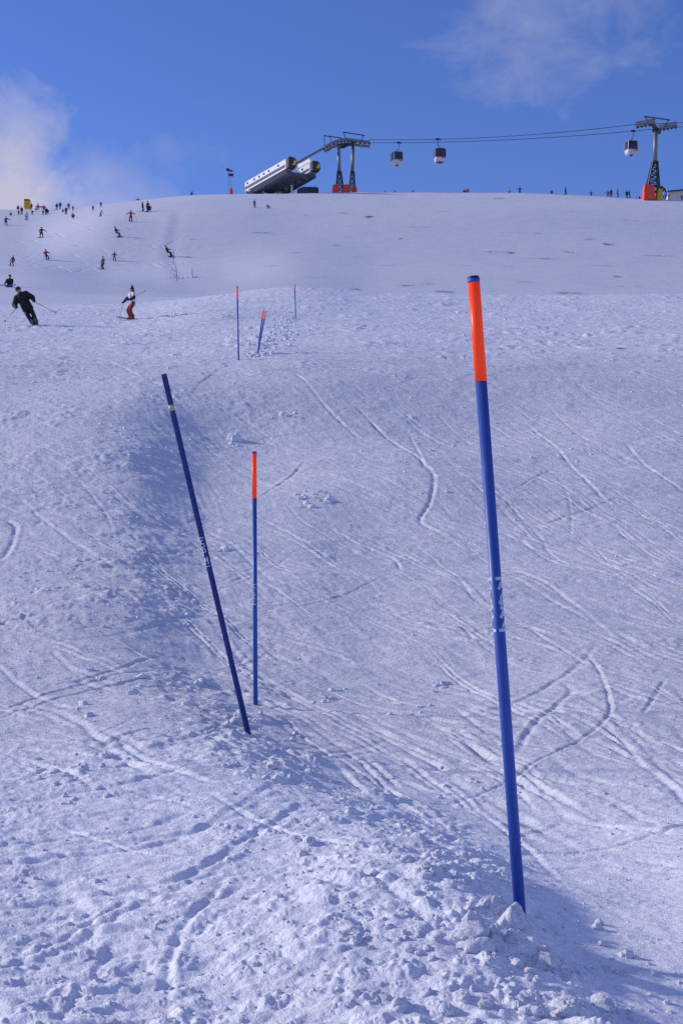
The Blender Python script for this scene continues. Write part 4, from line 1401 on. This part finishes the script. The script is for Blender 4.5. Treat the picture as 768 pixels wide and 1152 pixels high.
for px_ in (296, 304, 312, 317):
    bar(bm, P(px_, 220, DS + 2), P(px_ + 2, 205, DS + 2), .2, .2)
bar(bm, P(292, 217, DS + .5), P(318, 205, DS + .5), .2, .25)
link_bm('drive_machinery', bm, M_DARK, root)
bm = bmesh.new()
box(bm, P(294.5, 213, DS - .2), (.75, .9, 1.4), .3, .06)
box(bm, P(283.5, 214.3, DS - .5), (1.7, .8, .5), .3, .06)
link_bm('loading_platform', bm, M_PAINT, root)
bm = bmesh.new()      # rail climbing to the first pylon
rail = [P(324, 188.5, DS - 6), P(340, 180, DS - 2.5), P(356, 171.2, DS - 2), P(365, 166.2, DS - 1.5)]
for a, b_ in zip(rail, rail[1:]): bar(bm, a, b_, .55, .42)
link_bm('guide_rail', bm, M_GALV, root)

# ---- dark cabin right of the station
k_ = DS / F
c = P(347, 213.2, DS + 4)
rt = empty('lift_hut', (c.x, c.y, c.z - 1.2), 'low dark grey hut with sloping end right of the station column', 'hut')
bm = bmesh.new()
hx_, hy_, hz_ = 11.5 * k_, 1.8, 8.6 * k_
prism(bm, [Vector((-hx_ * 1.1, -hy_, -1.0)), Vector((hx_, -hy_, -1.0)), Vector((hx_, -hy_, hz_ * .6)), Vector((hx_ * .9, -hy_, hz_ * .82)), Vector((-hx_ * .5, -hy_, hz_ * .85)), Vector((-hx_ * 1.1, -hy_, hz_ * .5))], Vector((0, hy_ * 2, 0)))
link_bm('hut_body', bm, M_GREY, rt)
bm = bmesh.new(); box(bm, (.6, -hy_ - .03, hz_ * .42), (1.3, .06, .8)); w_ = link_bm('window', bm, M_DARK, rt)
bm = bmesh.new(); box(bm, (.6, -hy_ - .07, hz_ * .42), (1.1, .03, .6)); link_bm('pane', bm, M_GLASS, w_)
bm = bmesh.new(); box(bm, (1.75, -hy_ - .04, hz_ * .3), (.5, .08, 1.1)); link_bm('door', bm, M_DARK, rt)


# ---- pylons
def lattice(bm, c0, w0, c1, w1, n, r):
    """four legs with crossing braces between two square sections"""
    S = ((-1, -1), (1, -1), (1, 1), (-1, 1))
    rows = []
    for k in range(n + 1):
        t = k / n; c = c0.lerp(c1, t); w = w0 + (w1 - w0) * t
        rows.append([c + Vector((sx * w / 2, sy * w / 2, 0)) for sx, sy in S])
    for a, b_ in zip(rows, rows[1:]):
        for k in range(4):
            bar(bm, a[k], b_[k], r * 1.3, r * 1.3)
            bar(bm, a[k], b_[(k + 1) % 4], r * .8, r * .8)
            bar(bm, a[(k + 1) % 4], b_[k], r * .8, r * .8)
            bar(bm, b_[k], b_[(k + 1) % 4], r * .7, r * .7)


def shaft(bm, c0, r0, c1, r1):
    tube(bm, c0, c1, r0, r1, 14)


def pad(bm, c, w, h, taper=.72):
    """upright padded block, narrower at the top, rounded edges"""
    vs = []
    for z_, k in ((-.6, 1.0), (h * .55, .93), (h, taper)):
        vs.append([bm.verts.new(c + Vector((sx * w / 2 * k, sy * w / 2 * k, z_))) for sx, sy in ((-1, -1), (1, -1), (1, 1), (-1, 1))])
    for a, b_ in zip(vs, vs[1:]):
        for k in range(4): bm.faces.new((a[k], a[(k + 1) % 4], b_[(k + 1) % 4], b_[k]))
    bm.faces.new(vs[0][::-1]); bm.faces.new(vs[-1])
    bmesh.ops.bevel(bm, geom=[e for e in bm.edges], offset=.06, segments=2, affect='EDGES')


def sheave_train(root, c, along, length, name='sheave_train', tilt=0):
    """beam with a row of rollers under it"""
    a, b_ = c - along * length / 2, c + along * length / 2
    bm = bmesh.new()
    bar(bm, a, b_, .30, .55)
    bar(bm, a + Vector((0, 0, .55)), b_ + Vector((0, 0, .55)), .7, .10)
    o = link_bm(name, bm, M_GALV, root)
    sd = along.cross(Vector((0, 0, 1))).normalized()
    n = max(4, int(length / .62))
    for k in range(n):
        p = a.lerp(b_, (k + .5) / n) - Vector((0, 0, .38))
        bm = bmesh.new(); tube(bm, p - sd * .12, p + sd * .12, .26, .26, 12)
        link_bm('roller', bm, M_DARK, o)
    return o


ROPE_DIR = Vector((P(735, 140, 266) - P(392, 160, 293)))
ROPE_DIR.z = 0; ROPE_DIR.normalize()
ACROSS = Vector((-ROPE_DIR.y, ROPE_DIR.x, 0))       # to the right and away

# right pylon
DR = 266.0
foot = P(732.5, 222, DR)
rt = empty('lift_pylon', (0, 0, 0), 'single tapering gondola pylon with red padded foot at the right of the skyline', 'lift pylon', 'gondola pylons on the hilltop')
kR = DR / F
lat_top = P(736, 182, DR); lat_bot = foot + Vector((0, 0, .2)); top = P(737.2, 144.5, DR)
bm = bmesh.new(); lattice(bm, lat_bot, 15.5 * kR, lat_top, 5.2 * kR, 6, .17); link_bm('lattice_base', bm, M_DARK, rt)
bm = bmesh.new(); shaft(bm, lat_top - Vector((0, 0, .3)), .43, top, .36); link_bm('shaft', bm, M_GALV, rt, True)
bm = bmesh.new(); pad(bm, P(728.8, 222.5, DR - 1.0), 12.5 * kR, 14.2 * kR, .74); link_bm('padding', bm, M_REDPAD, rt, False)
bm = bmesh.new()
bar(bm, top - ACROSS * 3.0, top + ACROSS * 3.0, .55, .6)
bar(bm, top - ROPE_DIR * .6 - Vector((0, 0, .35)), top + ROPE_DIR * .6 - Vector((0, 0, .35)), .8, .5)
link_bm('crossarm', bm, M_DARK, rt)
cL = P(725.5, 139.2, DR - 2.7); cR = P(750.5, 142.6, DR + 2.5)
SL = Vector((ROPE_DIR.x, ROPE_DIR.y, .05)).normalized()
sheave_train(rt, cL, SL, 3.6); sheave_train(rt, cR, SL, 3.6)
bm = bmesh.new()
bar(bm, P(723.8, 131, DR - 2.7), P(753, 135, DR + 2.5), .16, .2)
bar(bm, P(725.5, 131.2, DR - 2.6), P(729, 139, DR - 2.4), .14, .14)
bar(bm, P(751, 134.8, DR + 2.4), P(747.5, 142, DR + 2.2), .14, .14)
link_bm('lifting_frame', bm, M_DARK, rt)

bm = bmesh.new(); pad(bm, Vector((0, 0, 0)), 6.0 * kR, 10.5 * kR, .8)
o = link_bm('crash_mat', bm, M_YPAD)
o.location = P(740.3, 223, DR - 1.2); o.rotation_euler = (0, .14, .3)
tag(o, 'yellow crash mat propped beside the red pylon foot', 'crash mat')
bm = bmesh.new()
c = P(744, 222, DR + 1)
polytube(bm, [c + Vector((-.3, 0, -.3)), c + Vector((-.2, 0, 1.9)), c + Vector((.5, 0, 1.6)), c + Vector((.75, 0, .9)), c + Vector((.6, .1, -.3))], .14, 8)
tube(bm, c + Vector((-.4, 0, 1.5)), c + Vector((.1, .2, 2.1)), .4, .25, 10)
tube(bm, c + Vector((.1, .2, 1.2)), c + Vector((.7, 0, 1.7)), .2, .1, 10)
o = link_bm('snow_gun', bm, M_DARK); tag(o, 'dark machine standing behind the yellow crash mat', 'machine')
bm = bmesh.new()
for sx in (-.5, .5):
    c = P(748.5, 223.6, DR - 1) + Vector((sx, 0, 0))
    bar(bm, c - Vector((.15, 0, .3)), c + Vector((.2, 0, .9)), .09, .09); bar(bm, c + Vector((.3, 0, -.3)), c + Vector((-.1, .1, .7)), .09, .09)
bar(bm, P(746, 221, DR - 1), P(751.5, 220.5, DR - 1), .12, .1)
bar(bm, P(746.5, 219.4, DR - 1), P(751, 218.8, DR - 1), .08, .08)
o = link_bm('ski_rack', bm, M_DARK); tag(o, 'small dark rack at the foot of the pylon beside the white building', 'rack')

# low building at the right edge
c = P(768, 224, DR + 12)
rt = empty('low_building', c, 'low cream building partly cut by the right edge behind the pylon', 'building')
bm = bmesh.new()
prism(bm, [Vector((-3.0, 0, -2)), Vector((7, -1, -2)), Vector((7, -1, 2.1)), Vector((-3.0, 0, 1.35))], Vector((1, 6, 0)))
link_bm('wall', bm, mat('cream_render', (.66, .58, .56), .8, var=.08), rt)
bm = bmesh.new(); bar(bm, Vector((-3.2, -.3, 1.45)), Vector((7.2, -1.3, 2.2)), .7, .16); link_bm('roof_edge', bm, M_DARK, rt)
bm = bmesh.new(); box(bm, (3.2, -.75, .6), (.9, .08, .8)); link_bm('window', bm, M_GLASS, rt)

# twin pylon by the station
kS = DS / F
DT = 291.0
rt = empty('lift_pylon', (0, 0, 0), 'twin legged gondola pylon carrying the curved rail head beside the station', 'lift pylon', 'gondola pylons on the hilltop')
for (bxp, txp, lx, dd) in ((382.3, 380.8, 381.6, DT - 1.2), (395.2, 397.2, 396, DT + 1.6)):
    b_ = P(bxp, 218, dd); lt = P(lx, 193.5, dd); tp = P(txp, 163.5, dd)
    leg = empty('leg', (0, 0, 0)); leg.parent = rt
    bm = bmesh.new(); lattice(bm, b_ - Vector((0, 0, .6)), 9.2 * kS, lt, 4.2 * kS, 5, .15); link_bm('lattice_base', bm, M_DARK, leg)
    bm = bmesh.new(); shaft(bm, lt - Vector((0, 0, .3)), .40, tp, .30); link_bm('shaft', bm, M_GALV, leg, True)
for px_, dd, col in ((377.6, DT - 2.2, M_REDPAD), (389.4, DT - 1.6, M_REDPAD), (398.4, DT + .4, M_REDPAD)):
    bm = bmesh.new()
    pad(bm, P(px_, 217.6, dd), (8.4 if px_ < 395 else 6.4) * kS, (9.6 if px_ < 395 else 7.6) * kS, .66)
    link_bm('padding', bm, col, rt)
pts = [P(364.5, 166.5, DT - 1.5), P(370, 163.2, DT - 1.3), P(377, 159.6, DT - 1.0), P(384, 157.6, DT - .6), P(391, 157.3, DT - .2), P(398, 158.2, DT), P(406, 159.4, DT), P(415.5, 160.3, DT)]
bm = bmesh.new()
for a, b_ in zip(pts, pts[1:]):
    bar(bm, a, b_, .9, .55)
    bar(bm, a + Vector((0, 2.4, -.15)), b_ + Vector((0, 2.4, -.15)), .7, .4)
for a in pts[1:]: bar(bm, a + Vector((0, -.5, -.1)), a + Vector((0, 3.0, -.3)), .3, .25)
link_bm('curved_head', bm, M_GALV, rt)
for k in range(13):
    t = k / 12 * (len(pts) - 1); i = min(int(t), len(pts) - 2)
    p = pts[i].lerp(pts[i + 1], t - i) + Vector((0, -.35, -.40))
    bm = bmesh.new(); tube(bm, p - Vector((0, .12, 0)), p + Vector((0, .12, 0)), .2, .2, 10); link_bm('roller', bm, M_DARK, rt)
bm = bmesh.new()
bar(bm, P(380.5, 163, DT - 1.3), P(397.5, 162.5, DT + 1.7), .5, .55)
bar(bm, P(387, 165, DT), P(398, 160.5, DT), .3, .45)
bar(bm, P(379, 165.6, DT), P(388, 165.6, DT), .5, .4)
link_bm('crossarm', bm, M_DARK, rt)
for (a, b_, ps) in (((364, 152.6), (384, 155.2), ((364.6, 152.6, 365, 165), (371, 153.5, 373, 160))), ((385.5, 148.6), (410.3, 152.4), ((386.5, 149, 389, 156), (408.5, 152.4, 406.5, 158.5)))):
    bm = bmesh.new()
    bar(bm, P(*a, DT - .8), P(*b_, DT - .8), .14, .18)
    for x0, y0, x1, y1 in ps: bar(bm, P(x0, y0, DT - .8), P(x1, y1, DT - .8), .14, .14)
    link_bm('lifting_frame', bm, M_DARK, rt)

# mast left of the station
DM = 293.0
rt = empty('weather_mast', (0, 0, 0), 'thin pale mast with red foot standing left of the gondola station', 'mast')
bm = bmesh.new()
for dx in (-.28, .28):
    bar(bm, P(258.4, 221, DM) + Vector((dx, 0, -.5)), P(258.4, 192, DM) + Vector((dx, 0, 0)), .10, .10)
for k in range(9):
    y0 = 219 - k * 3
    s = .28 if k % 2 else -.28
    bar(bm, P(258.4, y0, DM) + Vector((s, 0, 0)), P(258.4, y0 - 3, DM) + Vector((-s, 0, 0)), .08, .08)
link_bm('mast_frame', bm, mat('pale_steel', (.45, .46, .50), .5, metal=.2), rt)
bm = bmesh.new()
bar(bm, P(255, 191.5, DM), P(262, 192.5, DM), .25, .3); bar(bm, P(257, 196.5, DM), P(262.6, 197.0, DM), .25, .5)
box(bm, P(256.3, 190.6, DM), (.7, .4, .4), 0, .05)
link_bm('instrument_arm', bm, M_DARK, rt)
bm = bmesh.new(); pad(bm, P(260.4, 218.5, DM - .6), 3.6 * kS, 6.5 * kS, .85); link_bm('padding', bm, M_REDPAD, rt)


# ---- ropes and cabins
def rope(a, b_, sag, label, beyond):
    pts = []
    n = 40
    for k in range(n + 1):
        t = k / n
        p = a.lerp(b_, t); p.z -= 4 * sag * t * (1 - t)
        pts.append(p)
    bm = bmesh.new()
    polytube(bm, pts, .055, 6)
    polytube(bm, [b_, beyond], .055, 6)
    o = link_bm('haul_rope', bm, M_ROPE); tag(o, label, 'cable', 'ropes of the gondola lift')
    return pts


rB0, rB1 = P(415, 157.0, DT - .2), P(716.5, 139.5, DR - 2.7)
rA0, rA1 = P(415, 160.6, DT + 2), P(738, 145.0, DR + 2.2)
upper = rope(rB0, rB1, .95, 'upper steel rope of the gondola lift strung between the pylons', P(790, 137.5, DR - 10))
lower = rope(rA0, rA1, .75, 'lower steel rope of the gondola lift strung between the pylons', P(790, 141.0, DR - 4))


def on_rope(pts, px):
    for a, b_ in zip(pts, pts[1:]):
        ua, ub = a.x / a.y, b_.x / b_.y
        u = ray(px, 155)[0]
        if ua <= u <= ub: return a.lerp(b_, (u - ua) / (ub - ua))


M_MAR = mat('maroon_paint', (.11, .03, .045), .45)
M_CAB = mat('cabin_paint', (.62, .61, .64), .4, var=.08, scale=1.2)


def cabin(p, label, turn, dark=False, bend=1):
    """gondola cabin hanging from its grip; local origin at the rope"""
    rt = empty('gondola_cabin', p, label, 'gondola cabin', 'cabins hanging on the gondola rope')
    rt.rotation_euler = (0, 0, turn)
    H, W, D = 2.75, 2.15, 1.9
    z1 = -1.95            # roof level
    bm = bmesh.new()      # grip
    bar(bm, (-.55, 0, 0), (.55, 0, 0), .25, .24); bar(bm, (-.3, 0, .1), (.3, 0, .1), .3, .2)
    link_bm('grip', bm, M_DARK, rt)
    bm = bmesh.new()
    polytube(bm, [Vector((0, 0, -.05)), Vector((.05 * bend, 0, -.8)), Vector((-.08 * bend, 0, -1.35)), Vector((-.40 * bend, 0, -1.68)), Vector((-.40 * bend, 0, z1 + .02))], .075, 8)
    bar(bm, (-.40 * bend - .5, 0, z1 + .10), (-.40 * bend + .5, 0, z1 + .10), .16, .12)
    link_bm('hanger', bm, M_DARK, rt)
    cx = -.40 * bend * 1.0

    def shell(zs, name, m_, parent, extra=0):
        bm = bmesh.new()
        rings_ = []
        for z_, k in zs:
            ring = []
            for q in range(32):
                a = q / 32 * 2 * math.pi
                ca, sa = math.cos(a), math.sin(a)
                e = .42          # squared-off oval
                x_ = math.copysign(abs(ca) ** e, ca) * (W / 2 * k + extra); y_ = math.copysign(abs(sa) ** e, sa) * (D / 2 * k + extra)
                ring.append(bm.verts.new((cx + x_, y_, z1 - z_)))
            rings_.append(ring)
        for A, B in zip(rings_, rings_[1:]):
            for q in range(32): bm.faces.new((A[q], A[(q + 1) % 32], B[(q + 1) % 32], B[q]))
        bm.faces.new(rings_[0]); bm.faces.new(rings_[-1][::-1])
        bmesh.ops.recalc_face_normals(bm, faces=bm.faces[:])
        return link_bm(name, bm, m_, parent, False)
    body = shell([(0, .80), (.10, .93), (.3, .97), (1.75, 1.0), (1.85, 1.01), (2.3, .99), (2.55, .90), (2.7, .72)], 'shell', M_MAR if dark else M_CAB, rt)
    shell([(.14, .945), (.30, .974), (1.0, .985), (1.68, .999)], 'window_band', M_GLASS, body, .012)
    bm = bmesh.new()
    for sx in (-1, 1):
        for sy in (-1, 1):
            bar(bm, (cx + sx * W * .455, sy * D * .455, z1 - .12), (cx + sx * W * .47, sy * D * .47, z1 - 1.70), .13, .13)
    link_bm('corner_post', bm, M_MAR if dark else M_CAB, body)
    shell([(1.70, 1.0), (1.80, 1.006)], 'red_stripe', M_DRED, body, .012)
    if dark: shell([(1.84, 1.008), (2.3, .99), (2.55, .905), (2.68, .75)], 'lower_panel', M_CAB, body, .012)
    bm = bmesh.new(); bar(bm, (cx + .15, -D / 2 - .03, z1 - 1.95), (cx + .85, -D / 2 - .03, z1 - 2.0), .05, .12); link_bm('emblem', bm, M_DRED, body)
    bm = bmesh.new(); bar(bm, (cx - .06, -D / 2 - .02, z1 - .2), (cx - .06, -D / 2 - .02, z1 - 1.65), .05, .07); link_bm('door_seam', bm, M_DARK, body)
    bm = bmesh.new(); box(bm, (cx, 0, z1 - 2.78), (.4, .6, .25), 0, .04); link_bm('bumper', bm, M_DARK, body)
    return rt


cabin(on_rope(lower, 448.3), 'white gondola cabin with dark windows, leftmost of the three', .35)
cabin(on_rope(upper, 492.3), 'gondola cabin with dark red upper half, middle of the three', .1, dark=True, bend=-1)
cabin(on_rope(lower, 711.5), 'white gondola cabin with dark windows beside the right pylon', .25)

# ---- yellow booth and red fence in the crowd on the left skyline
DB = 303
c = P(31, 234.5, DB)
kB = DB / F
rt = empty('yellow_booth', c, 'yellow booth with dark roof edge on the left skyline', 'booth')
bm = bmesh.new(); box(bm, (0, 0, .25 * kB + 3.6 * kB), (6.0 * kB, 1.2, 9 * kB), 0, .03); link_bm('booth_body', bm, mat('yellow_paint', (.75, .42, .02), .5, var=.06), rt)
bm = bmesh.new(); box(bm, (0, -.05, 9.2 * kB), (6.0 * kB, 1.4, 1.2 * kB), 0, .03); link_bm('roof', bm, M_GREY, rt)
bm = bmesh.new(); box(bm, (-.1, -.63, 3.6 * kB), (3.2 * kB, .05, 5.5 * kB)); link_bm('front_panel', bm, mat('amber_paint', (.68, .36, .03), .5), rt)
bm = bmesh.new()
c = P(46, 232.6, DB + 4)
for k in range(6): bar(bm, c + Vector((-1 + k * .4, 0, -.6)), c + Vector((-1 + k * .4, 0, .2)), .06, .06)
bar(bm, c + Vector((-1.1, 0, .05)), c + Vector((1.1, 0, -.1)), .05, .3)
o = link_bm('red_fence', bm, mat('red_net', (.6, .05, .06), .7)); tag(o, 'short red fence on the left skyline right of the booth', 'fence')

# ------------------------------------------------------------------ light and sky
SUN_EL, SUN_AZ = R(23), R(-73)            # azimuth from +Y towards +X
sdir = Vector((math.sin(SUN_AZ) * math.cos(SUN_EL), math.cos(SUN_AZ) * math.cos(SUN_EL), math.sin(SUN_EL)))
sl = bpy.data.lights.new('sun', 'SUN')
sl.energy = 3.3; sl.angle = R(3.2); sl.color = (1, .90, .78)
so = bpy.data.objects.new('sun', sl); C.objects.link(so)
so.rotation_euler = sdir.to_track_quat('Z', 'Y').to_euler()

w = bpy.data.worlds.new('World'); scene.world = w; w.use_nodes = True
nt = w.node_tree; N, L = nt.nodes, nt.links
bg = N['Background']; bg.inputs['Strength'].default_value = .099
sky = N.new('ShaderNodeTexSky'); sky.sky_type = 'NISHITA'; sky.sun_disc = False
sky.sun_elevation = SUN_EL; sky.sun_rotation = SUN_AZ; sky.altitude = 2000; sky.air_density = 1.3; sky.dust_density = .4; sky.ozone_density = 3.0
tc = N.new('ShaderNodeTexCoord')
nrm = N.new('ShaderNodeVectorMath'); nrm.operation = 'NORMALIZE'; L.new(tc.outputs['Generated'], nrm.inputs[0])


def vnoise(scale, detail, rough, sc=(1, 1, 1), dist=0.0):
    mp = N.new('ShaderNodeMapping'); mp.inputs['Scale'].default_value = sc
    L.new(nrm.outputs[0], mp.inputs['Vector'])
    n = N.new('ShaderNodeTexNoise'); n.inputs['Scale'].default_value = scale; n.inputs['Detail'].default_value = detail; n.inputs['Roughness'].default_value = rough; n.inputs['Distortion'].default_value = dist
    L.new(mp.outputs['Vector'], n.inputs['Vector'])
    return n.outputs['Fac']


def math_(op, a, b_=None, clamp=False):
    m = N.new('ShaderNodeMath'); m.operation = op; m.use_clamp = clamp
    for i, v in enumerate((a, b_)):
        if v is None: continue
        if isinstance(v, (int, float)): m.inputs[i].default_value = v
        else: L.new(v, m.inputs[i])
    return m.outputs[0]


def blob(px, py, rad):
    """1 at a direction falling to 0 rad away"""
    d = (P(px, py, 100) - Vector((0, 0, EYE))).normalized()
    vm = N.new('ShaderNodeVectorMath'); vm.operation = 'DISTANCE'
    L.new(nrm.outputs[0], vm.inputs[0]); vm.inputs[1].default_value = d
    mr = N.new('ShaderNodeMapRange'); mr.interpolation_type = 'SMOOTHSTEP'
    L.new(vm.outputs['Value'], mr.inputs['Value'])
    mr.inputs['From Min'].default_value = 0; mr.inputs['From Max'].default_value = rad; mr.inputs['To Min'].default_value = 1; mr.inputs['To Max'].default_value = 0
    return mr.outputs['Result']


nA = vnoise(13, 9, .60, dist=.25)
nB = vnoise(5, 5, .55)


def cloud(b_, thr, gain, n_, k_):
    v = math_('ADD', b_, math_('MULTIPLY', math_('SUBTRACT', n_, .5), k_))
    return math_('MULTIPLY', math_('SUBTRACT', v, thr), gain, True)


m1 = cloud(blob(-25, 258, .172), .36, 2.0, nA, 1.6)
m1b = math_('MULTIPLY', cloud(blob(130, 255, .125), .34, 1.5, nA, 1.4), .55)
m2 = math_('MULTIPLY', cloud(blob(625, -15, .135), .36, 1.3, vnoise(15, 9, .64, (1.0, 1, 1.5), .35), 2.1), .36)
mo = math_('MULTIPLY', math_('SUBTRACT', nB, .42), 3.0, True)    # unseen cloud added behind and beside the camera as pale fill light
vm = N.new('ShaderNodeVectorMath'); vm.operation = 'DOT_PRODUCT'; L.new(nrm.outputs[0], vm.inputs[0]); vm.inputs[1].default_value = (0, .97, .25)
mr = N.new('ShaderNodeMapRange'); L.new(vm.outputs['Value'], mr.inputs['Value'])
mr.inputs['From Min'].default_value = .60; mr.inputs['From Max'].default_value = .88; mr.inputs['To Min'].default_value = 1; mr.inputs['To Max'].default_value = 0
mo = math_('MULTIPLY', mo, mr.outputs['Result'])
msk = math_('MAXIMUM', math_('MAXIMUM', m1, m1b), math_('MAXIMUM', m2, mo))
msk = math_('MULTIPLY', msk, .92)
tint = N.new('ShaderNodeMix'); tint.data_type = 'RGBA'; tint.blend_type = 'MULTIPLY'; tint.inputs['Factor'].default_value = 1
L.new(sky.outputs['Color'], tint.inputs['A']); tint.inputs['B'].default_value = (.66, .80, 1.43, 1)
mx = N.new('ShaderNodeMix'); mx.data_type = 'RGBA'
L.new(msk, mx.inputs['Factor']); L.new(tint.outputs['Result'], mx.inputs['A'])
mx.inputs['B'].default_value = (5.6, 5.4, 6.9, 1)
L.new(mx.outputs['Result'], bg.inputs['Color'])

scene.view_settings.view_transform = 'Standard'
scene.view_settings.look = 'None'
scene.view_settings.exposure = 0
scene.view_settings.gamma = 1
scene.render.engine = 'CYCLES'
scene.cycles.use_denoising = False
scene.cycles.sample_clamp_indirect = 3
scene.cycles.max_bounces = 5
scene.cycles.diffuse_bounces = 3
